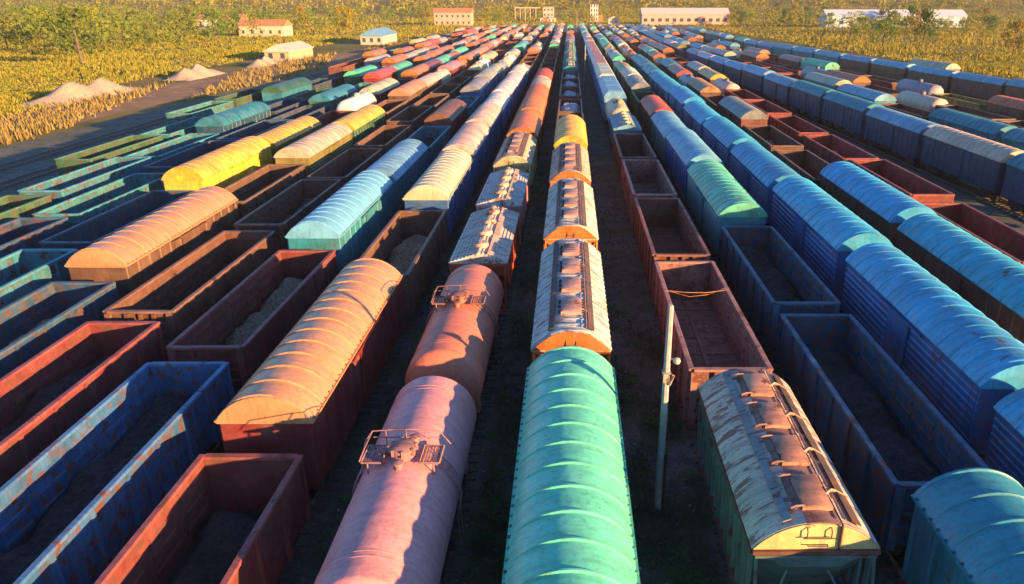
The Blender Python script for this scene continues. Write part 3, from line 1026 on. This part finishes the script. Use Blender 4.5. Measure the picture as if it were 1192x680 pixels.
build_row(const(XL[8]), 66.0, 400, V('eighth'), 'gon/teal/dark_green gon/black/teal gap/20 box/dark_green/teal gon/black/navy gon/rust gap/16 box/cream/grey gon/teal box/orange/rust', ['box/orange/rust', 'gon/rust', 'gap/14', 'box/cream/grey', 'box/scarlet/rust'], rng, 'wagons of the eighth left row', mid_to=120)
build_row(const(XL[9]), 96.0, 380, V('ninth'), 'gon/teal gon/dark_green gap/40 gon/rust gon/orange/rust box/orange/rust', ['gap/14', 'gon/rust', 'gap/14', 'box/cream/grey', 'gon/teal'], rng, 'wagons of the ninth left row', mid_to=110)

build_row(ROWS_R[1], 3.0, 445, W('first'), 'box/teal gon/black/navy gon/black/navy swage/green/teal box/pale_blue/blue box/pale_blue/teal box/scarlet/rust gon/black/dark_green box/grey/dark_green box/white/grey grain/green/grey cement/white/green box/green/dark_green grain/white/grey tank/white grain/cream/olive box/green*3 box/teal/grey box/white/blue', mixfill, rng, 'wagons of the first right row', hero_to=48, mid_to=150)
build_row(ROWS_R[2], 8.0, 445, W('second'), 'swage/sky/blue*9 box/teal*3 cement/olive/olive tank/orange tank/cream tank/orange box/white/grey box/grey/blue box/scarlet/rust', mixfill, rng, 'wagons of the second right row', mid_to=150)
build_row(ROWS_R[3], 14.0, 445, W('third'), 'box/cream/brown box/sky/rust box/sky/rust gon/orange/brown gon/orange/brown box/grey/rust gon/orange/rust box/tan/brown tank/grey box/scarlet/rust box/teal/rust tank/olive box/orange/rust box/green/brown', ['box/orange/rust', 'tank/cream', 'gon/rust', 'box/cream/grey', 'tank/orange'], rng, 'wagons of the third right row', mid_to=140)
build_row(ROWS_R[4], 24.0, 440, W('fourth'), 'gon/grey/red*7 tank/cream box/yellow/brown box/cream/grey gon/rust*3', ['gon/rust', 'tank/cream', 'box/orange/rust', 'box/cream/grey', 'gon/brown'], rng, 'wagons of the fourth right row', mid_to=140)
build_row(ROWS_R[5], 48.0, 440, W('fifth'), 'box/teal/navy box/cream/navy box/pale_blue/navy box/teal/navy*2 swage/pale_blue/navy*4 box/white/navy box/grey/blue gon/navy box/olive/navy', ['box/teal/navy', 'box/teal/navy', 'box/white/navy'], rng, 'wagons of the fifth right row', mid_to=130)
build_row(ROWS_R[6], 62.0, 430, W('sixth'), 'box/teal*2 gon/brown box/pale_blue/teal box/cream/teal gon/red*3', ['box/cream/teal', 'gon/rust', 'box/orange/rust', 'box/pale_blue/grey'], rng, 'wagons of the sixth right row', mid_to=110)
build_row(ROWS_R[7], 76.0, 420, W('seventh'), 'gon/brown*2 tank/cream gon/brown box/orange/brown tank/grey', ['gon/rust', 'box/orange/rust', 'gap/15', 'tank/cream', 'gon/brown'], rng, 'wagons of the seventh right row', mid_to=110)
build_row(ROWS_R[8], 90.0, 420, W('eighth'), 'box/orange/brown gon/olive tank/grey gon/brown*2 box/green', ['gon/brown', 'box/tan/brown', 'tank/grey', 'gap/15', 'box/pale_blue/blue'], rng, 'wagons of the eighth right row', mid_to=100)
build_row(ROWS_R[10], 110.0, 400, W('ninth'), 'swage/pale_blue/brown*5 box/pale_blue/teal*3', ['box/pale_blue/teal', 'box/green/brown', 'gon/rust', 'box/cream/teal'], rng, 'wagons of the ninth right row', mid_to=100)
build_row(ROWS_R[11], 125.0, 390, W('tenth'), 'gon/red*2 box/cream/rust gon/brown*3', ['gon/rust', 'gon/brown', 'box/cream/rust'], rng, 'wagons of the tenth right row', mid_to=100)

# per-wagon touches
k = 0
for root, kind, n, x, y, cols, phrase in placed:
    if abs(x) < .5 and kind == 'gon' and y < 160:
        k += 1
        load_heap(root, 'gravel_load', f'pale gravel load filling the {ORD[n - 1]} wagon in the centre row', 'gravel', 'loads in the centre row gondolas', (.62, .66, .72))
    elif kind == 'gon' and y < 130 and abs(x) > 9 and (n * 7 + int(abs(x))) % 3:
        nm, col, z = ('coal', (.035, .035, .04), 2.2) if abs(x - 11.1) < .2 else [('coal', (.035, .035, .04), 2.3), ('sand', (.42, .28, .17), 2.1), ('scrap', (.2, .1, .07), 2.0), ('coal', (.04, .04, .045), 1.95)][(n + int(abs(x))) % 4]
        load_heap(root, nm + '_heap', f'{nm} heap lying inside the {ORD[n - 1]} wagon {phrase}', nm, 'heaps inside the side row gondolas', col, z)
g1 = [p for p in placed if abs(p[3] - 6.2) < .1 and p[1] == 'gon'][0][0]
m = MB()
m.tube([(-1.62, 1.9, 3.3), (-1.5, 1.9, 3.36), (-.5, 1.93, 3.25), (.5, 1.96, 3.23), (1.5, 2.0, 3.36), (1.62, 2.0, 3.3)], .02, 5)
m.tube([(-1.5, 1.92, 3.37), (-.4, 1.7, 3.12), (.6, 1.85, 3.18), (1.5, 2.3, 3.37)], .014, 5)
w = link('tie_wire', m.mesh('tie_wire'), g1, 'worn', (.6, .25, .08))
first = {}
for root, kind, n, x, y, cols, phrase in placed:
    for key, xx in (('C', 0), ('L', XL[0]), ('R', XR[0])):
        if abs(x - xx) < .1 and n == 1:
            first[key] = root

# ------------------------------------------------------------------ poles beside the centre row
def lamp_pole(x, y, h, label, lean=0.0):
    root = link('concrete_pole', None)
    root.location = (x, y, 0)
    root.rotation_euler = (0, lean, 0)
    m = MB()
    m.rings([[(w * math.cos(2 * PI * k / 8 + .39), w * math.sin(2 * PI * k / 8 + .39), z) for k in range(8)] for z, w in ((-.3, .145), (0, .14), (h * .5, .12), (h - .05, .1), (h, .075))])
    link('shaft', m.mesh('shaft'), root, 'concrete')
    m = MB()
    m.tube([(.1, 0, h - 1.90), (.3, -.05, h - 1.90)], .03, 6)
    m.revolve_z([(.04, h - 1.83), (.10, h - 1.86), (.13, h - 1.95), (.1, h - 2.02), (.03, h - 2.03)], .3, -.06, 12)
    link('floodlight', m.mesh('floodlight'), root, 'wall', (.38, .36, .33))
    m = MB()
    m.box(-.14, .14, -.14, .14, h - 2.45, h - 2.35)
    m.box(-.12, .06, -.2, -.13, h - 2.68, h - 2.36)
    m.tube([(.1, -.1, h - 2.8), (.2, -.2, h - 2.4)], .05, 6)
    link('clamp', m.mesh('clamp'), root, 'worn', (.4, .36, .3))
    m = MB().box(.1, .19, -.12, .12, -.2, 2.3)
    link('stub_post', m.mesh('stub_post'), root, 'under', (.05, .04, .04))
    tag(root, label, 'pole', 'poles along the centre row')
lamp_pole(3.1, 21.9, 7.8, 'tall concrete lamp pole beside the near gondola and green boxcar', R(.6))
lamp_pole(3.15, 167, 7.8, 'concrete pole standing between the teal hoppers and the orange-roofed car carriers')
lamp_pole(3.3, 403, 11.5, 'far concrete mast at the distant end of the centre row')

# ------------------------------------------------------------------ ground cover near the camera
def grass_mesh(name, areas, count, hmin, hmax, seed, width=.018):
    r = random.Random(seed)
    m = MB()
    for _ in range(count):
        x0, x1, y0, y1 = r.choice(areas)
        u = r.random() ** 1.6
        x, y = r.uniform(x0, x1), y0 + (y1 - y0) * u
        if math.sin(x * 2.1 + 3 * math.sin(y * .35)) + math.sin(y * .8 + x) + r.uniform(-.9, .9) < -.3:
            continue
        for b in range(4):
            a, h = r.uniform(0, 2 * PI), r.uniform(hmin, hmax)
            px, py = x + r.uniform(-.1, .1), y + r.uniform(-.1, .1)
            dx, dy = math.cos(a), math.sin(a)
            lean = r.uniform(.2, .8) * h
            o = len(m.v)
            m.v += [(px - dy * width, py + dx * width, .02), (px + dy * width, py - dx * width, .02), (px + dx * lean, py + dy * lean, .02 + h)]
            m.f.append((o, o + 1, o + 2))
    return m
AREAS = [(-8.4, -6.6, 12, 70), (-3.25, -1.75, 12, 80), (-3.25, -1.75, 12, 40), (1.75, 4.7, 12, 80), (1.75, 4.7, 12, 40), (7.8, 9.4, 20, 50), (1.8, 4.6, 12, 30)]
o = link('grass', grass_mesh('grass', AREAS, 22000, .06, .26, 3).mesh('grass', 180), None, 'leaf', (.12, .155, .075))
tag(o, 'dark shaded grass on the ground between the rows', 'grass', kind='stuff')
def weeds(name, n, seed):
    r = random.Random(seed)
    m = MB()
    for _ in range(n):
        x0, x1, y0, y1 = r.choice(AREAS)
        cx, cy = r.uniform(x0, x1), y0 + (y1 - y0) * r.random() ** 1.6
        for q in range(r.randint(18, 60)):
            px, py, pz = cx + r.gauss(0, .22), cy + r.gauss(0, .22), .04 + abs(r.gauss(0, .16))
            s = r.uniform(.035, .085)
            a, t = r.uniform(0, 2 * PI), r.uniform(-.7, .7)
            ux, uy, uz = math.cos(a) * s, math.sin(a) * s, t * s
            o = len(m.v)
            m.v += [(px - ux, py - uy, pz - uz), (px + uy * .6, py - ux * .6, pz), (px + ux, py + uy, pz + uz), (px - uy * .6, py + ux * .6, pz + .01)]
            m.f.append((o, o + 1, o + 2, o + 3))
    return m
tag(link('weeds', weeds('weeds', 190, 8).mesh('weeds', 180), None, 'leaf', (.09, .18, .06)), 'low leafy weeds scattered between the rows', 'weeds', kind='stuff')
r = random.Random(21)
m = MB()
for _ in range(600):
    x0, x1, y0, y1 = r.choice(AREAS)
    x, y, s = r.uniform(x0 - .5, x1 + .5), y0 + (y1 - y0) * r.random() ** 1.5, r.uniform(.02, .07)
    a = r.uniform(0, PI)
    m.rings([[(x + s * math.cos(a + k * PI / 2) * f, y + s * math.sin(a + k * PI / 2) * f * .8, z) for k in range(4)] for z, f in ((.015, 1), (.02 + s * .6, .95), (.02 + s, .5))])
tag(link('stones', m.mesh('stones'), None, 'concrete'), 'loose stones and rubble lying between the rows', 'stones', kind='stuff')

# ------------------------------------------------------------------ trees
def leaf_quad(m, r, c, s):
    n = Vector((r.gauss(0, 1), r.gauss(0, 1), r.gauss(.4, 1))).normalized()
    u = n.orthogonal().normalized()
    v = n.cross(u)
    a = r.uniform(0, PI)
    u, v = u * math.cos(a) + v * math.sin(a), v * math.cos(a) - u * math.sin(a)
    o = len(m.v)
    m.v += [tuple(c - u * s), tuple(c - v * s * .6), tuple(c + u * s), tuple(c + v * s * .6)]
    m.f.append((o, o + 1, o + 2, o + 3))

def tree_proto(seed, h, w, leaves=1000):
    r = random.Random(seed)
    t = MB()
    t.tube([(0, 0, -.5), (.05, 0, h * .25), (-.1, .1, h * .55), (.1, 0, h * .85)], [h * .03, h * .024, h * .014, h * .005], 7)
    cl = []
    for k in range(15):
        z = h * r.uniform(.3, .95)
        rr = w * math.sqrt(max(.05, 1 - ((z / h - .55) / .48) ** 2)) * r.uniform(.35, .95)
        a = r.uniform(0, 2 * PI)
        c = Vector((rr * math.cos(a), rr * math.sin(a), z))
        cl.append((c, w * r.uniform(.25, .5)))
        t.tube([(0, 0, z * .72), tuple(c * .6 + Vector((0, 0, z * .3))), tuple(c)], [h * .009, h * .006, h * .002], 4)
    m = MB()
    for _ in range(leaves):
        c, s = r.choice(cl)
        d = Vector((r.gauss(0, 1), r.gauss(0, 1), r.gauss(0, .8))).normalized() * s * r.uniform(.6, 1.0)
        leaf_quad(m, r, c + d, h * r.uniform(.022, .04))
    return t.mesh('trunk'), m.mesh('crown', 180)
TP = [tree_proto(40 + k, h, w) for k, (h, w) in enumerate(((11, 4.2), (9, 3.8), (13, 4.4), (8, 3.4), (6, 3.2)))]
for a, b_ in TP:
    a.materials.append(M['bark']); b_.materials.append(M['leaf'])
LEAFC = [(.23, .27, .025), (.28, .29, .025), (.15, .22, .03), (.31, .24, .03), (.10, .17, .03)]
def hill_z(x, y):
    t = max(0, (y - 800 + 60 * math.sin(x * .006)) / 900)
    s = max(0, (-x - 330) / 700) + max(0, (x - 420) / 800)
    return 0 if t + s <= 0 else (min(1, t) ** 1.1) * 72 + min(1, s) * 26 + (4 * math.sin(x * .03) * math.cos(y * .02) * min(1, 4 * (t + s)))
tr_rng = random.Random(77)
def tree(x, y, label, group, sc=1.0, small=False):
    a, b_ = tr_rng.choice(TP[3:] if small else TP)
    root = link('tree', None)
    root.location = (x, y, hill_z(x, y) - .1)
    root.rotation_euler = (0, 0, tr_rng.uniform(0, 2 * PI))
    s = sc * tr_rng.uniform(.8, 1.25)
    root.scale = (s, s, s * tr_rng.uniform(.9, 1.1))
    link('trunk', a, root)
    c = tr_rng.choice(LEAFC)
    link('crown', b_, root, None, tuple(v * tr_rng.uniform(.8, 1.2) for v in c))
    tag(root, label, 'tree', group)

def scatter(n, box, noun, place, group, ok=lambda x, y: True, sc=1.0, small=False):
    spots, tries = [], 0
    while len(spots) < n and tries < n * 60:
        tries += 1
        x, y = tr_rng.uniform(box[0], box[1]), tr_rng.uniform(box[2], box[3])
        p = project(x, y, 4)
        if p and 2 < p[0] < 1190 and ok(x, y) and all(abs(p[0] - q[0]) > 1.5 for q in spots):
            spots.append((p[0], x, y))
    for k, (px, x, y) in enumerate(sorted(spots)):
        o = 'leftmost' if k == 0 else ORD[k] + ' from the left'
        tree(x, y, f'{noun}, {o} {place}', group, sc, small)
scatter(44, (-430, -95, 150, 620), 'sunlit tree', 'among the trees in the left meadow', 'trees left of the yard', lambda x, y: x < -95 - tr_rng.random() * 80)
scatter(36, (110, 460, 240, 640), 'sunlit tree', 'among the trees beyond the right rows', 'trees right of the yard', lambda x, y: x > 110)
scatter(45, (-320, 420, 700, 960), 'sunlit tree', 'in the belt behind the far buildings', 'trees behind the far buildings')
scatter(18, (-60, 80, 570, 660), 'small bush', 'among bushes at the far track ends', 'bushes at the track ends', sc=.7, small=True)

# tall meadow grass either side of the yard and loose woods behind it
def meadow(n, box, seed, ok):
    r = random.Random(seed)
    m = MB()
    k = 0
    while k < n:
        y = box[2] * (box[3] / box[2]) ** r.random()
        x = r.uniform(box[0], box[1]) * y
        p = project(x, y, 0)
        if not p or not (-20 < p[0] < 1212) or not ok(x, y):
            k += .2
            continue
        k += 1
        w, z = r.uniform(.06, .16) * (1 + y / 300), hill_z(x, y)
        for _ in range(5):
            a, h = r.uniform(0, PI), r.uniform(.25, .8) * (1 + y / 700) * (1 + .7 * math.sin(x * .11 + 2 * math.sin(y * .03)) * math.sin(y * .05))
            dx, dy, l = math.cos(a) * w, math.sin(a) * w, r.uniform(-.3, .3)
            o = len(m.v)
            qx, qy = x + r.gauss(0, .35), y + r.gauss(0, .35)
            m.v += [(qx - dx, qy - dy, z - .02), (qx + dx, qy + dy, z - .02), (qx + l, qy + l * .5, z + h)]
            m.f.append((o, o + 1, o + 2))
    return m.mesh('meadow_grass', 180)
EDGE = lambda y: -76 + .058 * max(0, y - 40)
LEFT = lambda x, y: x < EDGE(y) - 16 and not (-97 < x < -74 and 130 < y < 350)
RIGHT = lambda x, y: x > 103 - max(0, y - 100) * .045
tag(link('meadow_grass', meadow(26000, (-1.0, -.1, 95, 900), 4, LEFT), None, 'leaf', (.30, .265, .03)), 'tall yellow grass of the meadow left of the yard', 'grass', kind='stuff')
tag(link('meadow_grass', meadow(14000, (.05, .8, 110, 900), 5, RIGHT), None, 'leaf', (.32, .265, .03)), 'tall yellow grass beyond the rightmost wagon rows', 'grass', kind='stuff')
tag(link('meadow_grass', meadow(6000, (-.16, .2, 560, 900), 6, lambda x, y: y > 560), None, 'leaf', (.29, .26, .03)), 'yellow grass around the far buildings', 'grass', kind='stuff')
tag(link('sun_catching_weeds', meadow(3800, (-.8, -.05, 90, 560), 7, lambda x, y: EDGE(y) - 18 < x < EDGE(y) + 3 and math.sin(y * .05 + x * .2) > -.5), None, 'leaf', (.30, .22, .07)), 'dry rust-coloured weeds added to catch low sun along the left yard edge', 'weeds', kind='stuff')  # added strip: upright blades catch low sun that the flat dirt road misses
def woods(n, box, seed, ok, per=60, hr=(5, 13)):
    r = random.Random(seed)
    m = MB()
    k = 0
    while k < n:
        y = box[2] + (box[3] - box[2]) * r.random()
        x = r.uniform(box[0], box[1]) * y
        p = project(x, y, 5)
        if not p or not (-30 < p[0] < 1222) or p[1] < -40 or not ok(x, y):
            k += .05
            continue
        k += 1
        zc, h = hill_z(x, y), r.uniform(*hr)
        blobs = [Vector((x + r.gauss(0, h * .2), y + r.gauss(0, h * .2), zc + h * r.uniform(.25, .85))) for _ in range(6)]
        for _ in range(per):
            d = Vector((r.gauss(0, 1), r.gauss(0, 1), r.gauss(0, 1))).normalized()
            leaf_quad(m, r, r.choice(blobs) + d * h * r.uniform(.14, .24), h * r.uniform(.035, .07))
    return m.mesh('woodland', 180)
tag(link('woodland', woods(300, (-.85, -.12, 240, 900), 14, lambda x, y: x < -125, 90, (7, 15)), None, 'leaf', (.15, .19, .025)), 'thick green woodland rising from the left meadow', 'woods', kind='stuff')
tag(link('woodland', woods(230, (.12, .72, 400, 900), 15, lambda x, y: x > 130, 80, (6, 13)), None, 'leaf', (.2, .2, .025)), 'thick yellow-green woodland beyond the right rows', 'woods', kind='stuff')
tag(link('woodland', woods(330, (-.2, .25, 690, 950), 16, lambda x, y: True, 80), None, 'leaf', (.25, .24, .02)), 'thick sunlit woodland behind the far buildings', 'woods', kind='stuff')

tag(link('scrub', woods(420, (-1, -.1, 105, 560), 17, LEFT, 70, (1.2, 4.5)), None, 'leaf', (.22, .24, .025)), 'low green scrub scattered over the left meadow', 'scrub', kind='stuff')
tag(link('scrub', woods(260, (.1, .8, 130, 560), 18, RIGHT, 60, (1.2, 4.5)), None, 'leaf', (.24, .22, .025)), 'low green scrub scattered beyond the right rows', 'scrub', kind='stuff')

# wooded hills
g = MB()
NX, NY = 70, 40
for j in range(NY + 1):
    for i in range(NX + 1):
        x, y = -2200 + 4400 * i / NX, 120 + (j / NY) ** 1.3 * 2900
        z = hill_z(x, y)
        g.v.append((x, y, z if z > 0 else -.6))
for j in range(NY):
    for i in range(NX):
        a = j * (NX + 1) + i
        g.f.append((a, a + 1, a + NX + 2, a + NX + 1))
tag(link('hills', g.mesh('hills', 60), None, 'field'), kind='structure')
r = random.Random(9)
m = MB()
cnt = 0
while cnt < 1700:
    y = 880 + 900 * r.random() ** 1.4
    x = r.uniform(-.95 * y, .85 * y)
    p = project(x, y, hill_z(x, y) + 8)
    if not p or not (-30 < p[0] < 1222) or p[1] < -60:
        cnt += 1 if p is None else 0
        if r.random() < .02: cnt += 1
        continue
    cnt += 1
    zc = hill_z(x, y)
    h = r.uniform(7, 14)
    for _ in range(26):
        d = Vector((r.gauss(0, 1), r.gauss(0, 1), r.gauss(0, 1))).normalized()
        leaf_quad(m, r, Vector((x + d.x * h * .42, y + d.y * h * .42, zc + h * .55 + d.z * h * .45)), h * r.uniform(.1, .2))
tag(link('distant_woods', m.mesh('distant_woods', 180), None, 'leaf', (.26, .23, .03)), 'wooded hillside beyond the rail yard', 'woods', kind='stuff')

# ------------------------------------------------------------------ far buildings
def building(name, label, x, y, w, d, h, wall, roofc, roof='flat', cols=4, storeys=2, cat='building', win=(1.2, 1.5), skip=()):
    root = link(name, None)
    root.location = (x, y, 0)
    o = link('wall', MB().box(-w / 2, w / 2, -d / 2, d / 2, -.3, h).mesh('wall'), root, 'wall', wall)
    if roof == 'flat':
        m = MB().box(-w / 2 - .3, w / 2 + .3, -d / 2 - .3, d / 2 + .3, h + .002, h + .5)
    elif roof == 'gable':
        m = MB().rings([[(-w / 2 - .4, yy, h), (w / 2 + .4, yy, h), (w / 2 + .4, yy, h + .2), (0, yy, h + w * .3), (-w / 2 - .4, yy, h + .2)] for yy in (-d / 2 - .4, d / 2 + .4)])
    elif roof == 'long':
        m = MB().rings([[(xx, -d / 2 - .4, h), (xx, d / 2 + .4, h), (xx, d / 2 + .4, h + .2), (xx, 0, h + d * .25), (xx, -d / 2 - .4, h + .2)] for xx in (-w / 2 - .4, w / 2 + .4)])
    else:
        m = MB().frustum(-w / 2 - .5, w / 2 + .5, -d / 2 - .5, d / 2 + .5, h + .002, h + 2.0, w * .25)
    link('roof', m.mesh('roof'), root, 'wall', roofc)
    fh = h / storeys
    wm = MB().box(-win[0] / 2, win[0] / 2, -.06, .06, 0, win[1]).mesh('window')
    wm.materials.append(M['glass'])
    fm = MB().box(-win[0] / 2 - .12, win[0] / 2 + .12, -.16, .05, -.2, -.01).mesh('sill')
    fm.materials.append(M['concrete'])
    for s in range(storeys):
        for c in range(cols):
            if (c, s) in skip:
                continue
            xx = -w / 2 + w * (c + .5) / cols
            q = link('window', wm, root)
            q.location = (xx, -d / 2 - .02, s * fh + fh * .32)
            q2 = link('sill', fm, q)
            q2.location = (0, 0, 0)
    tag(root, label, cat)
    return root
cb = building('control_building', 'pink three-storey control building with red and white annex at the far end', -17.5, 640, 8.5, 9, 11.5, (.62, .40, .32), (.4, .13, .06), cols=3, storeys=3)
for nm, x0, x1, z0, z1, c in (('annex_wall', -6.5, 5.8, -.2, 3.2, (.65, .6, .55)), ('annex_canopy', -7.0, 6.3, 3.21, 3.7, (.5, .08, .05))):
    link(nm, MB().box(x0, x1, -8.5, -4.6, z0, z1).mesh(nm), cb, 'wall', c)
for k in range(4):
    dm = MB().box(-5.6 + k * 2.9, -4.0 + k * 2.9, -8.6, -8.45, .2, 2.6).mesh('annex_door')
    link('annex_door', dm, cb, 'wall', (.5, .09, .05) if k % 2 else (.16, .14, .14))
gr = link('pipe_gantry', None)
gr.location = (-36, 636, 0)
for xx in (-8, -4, 0, 4, 8.5):
    p = link('column', MB().box(xx - .25, xx + .25, -.25, .25, -.2, 10.6).mesh('column'), gr, 'wall', (.55, .4, .28))
link('beam', MB().box(-8.6, 12, -.35, .35, 10.61, 11.4).mesh('beam'), gr, 'wall', (.6, .4, .26))
for xx in (-6, -2, 2, 6):
    m = MB().bar((xx - 1.7, 0, 6.2), (xx + 1.7, 0, 10.5), .16)
    link('brace', m.mesh('brace'), gr, 'wall', (.5, .36, .25))
tag(gr, 'tall open steel gantry left of the pink control building', 'gantry')
tw = building('signal_tower', 'white tower with dark cap roof at the far right end of the yard', 19.5, 655, 6.4, 6.4, 13.5, (.7, .58, .5), (.09, .06, .06), 'hip', cols=3, storeys=4, win=(.9, 2.2), cat='tower')
link('annex', MB().box(3.21, 7.0, -2.5, 3, -.2, 5.2).mesh('annex'), tw, 'wall', (.5, .18, .08))
building('cottage', 'small cream house with gable front beyond the right rows', 31.5, 585, 7.5, 9, 3.6, (.66, .52, .36), (.5, .42, .32), 'gable', cols=2, storeys=1)
building('brick_house', 'pink house with orange roof at the far left end', -82, 560, 26, 12, 8.5, (.6, .33, .24), (.5, .2, .1), 'long', cols=7, storeys=2)
building('warehouse', 'long pink warehouse with pale roof at the far right', 82, 575, 62, 16, 7.5, (.58, .34, .28), (.55, .5, .46), 'long', cols=12, storeys=1, win=(2.6, 2.2))
building('blue_warehouse', 'long pale blue shed far right below the woods', 210, 520, 90, 16, 7, (.4, .5, .58), (.5, .55, .6), 'long', cols=14, storeys=1, win=(2.6, 2))
for x, y, w, l, h, lab in ((-90, 142, 4, 15, 2.6, 'long pale sand pile beside the dry weeds left of the tracks'), (-88, 182, 3.5, 10, 2.2, 'shorter pale sand pile behind the long one left of the tracks'),
                          (-84, 214, 3, 8, 2.0, 'smallest pale sand pile in front of the small shed')):
    m = MB()
    rp = random.Random(int(y))
    rows = []
    for a in range(25):
        t = -1 + a / 12
        rows.append([(w * u, l * t, max(-.05, h * (1 - abs(u) ** 1.3) * (1 - abs(t) ** 2.4) * (1 + .25 * math.sin(t * 9 + y)) + rp.uniform(-.08, .08)) if -1 < u < 1 else -.1) for u in [-1 + k / 6 for k in range(13)]])
    m.rings(rows, closed=False, cap=False)
    o = link('sand_pile', m.mesh('sand_pile', 40), None, 'gravel', (.62, .48, .34), (x, y, .05))
    tag(o, lab, 'sand pile', 'sand piles left of the tracks')
building('small_shed', 'small white-roofed shed near the left tracks further back', -86, 240, 7, 22, 2.6, (.55, .35, .22), (.5, .44, .38), 'gable', cols=2, storeys=1)
building('blue_shed', 'blue-roofed shed behind the left wagon rows', -80, 330, 9, 26, 3.2, (.5, .42, .34), (.12, .3, .5), 'gable', cols=3, storeys=1)
building('orange_house', 'house with orange roof among trees at upper left', -150, 390, 22, 12, 5, (.62, .45, .32), (.5, .2, .08), 'long', cols=5, storeys=1)
building('red_roof_house', 'house with dull red roof among trees at far upper left', -210, 480, 26, 12, 6, (.6, .5, .42), (.42, .15, .09), 'long', cols=6, storeys=1)

# ------------------------------------------------------------------ evening haze over the whole yard
hz = MB().box(-2700, 2700, -120, 3300, -2.0, 118.0).mesh('haze')
hm = bpy.data.materials.new('haze_air')
hm.use_nodes = True
ht = hm.node_tree
ht.nodes.clear()
pv = ht.nodes.new('ShaderNodeVolumePrincipled')
pv.inputs['Color'].default_value = (1.0, 0.93, 0.82, 1)
pv.inputs['Density'].default_value = 0.00009
pv.inputs['Anisotropy'].default_value = 0.0
ho = ht.nodes.new('ShaderNodeOutputMaterial')
ht.links.new(pv.outputs[0], ho.inputs['Volume'])
hz.materials.append(hm)
tag(link('haze', hz), 'thin warm evening haze hanging over the whole yard', 'haze', kind='stuff')
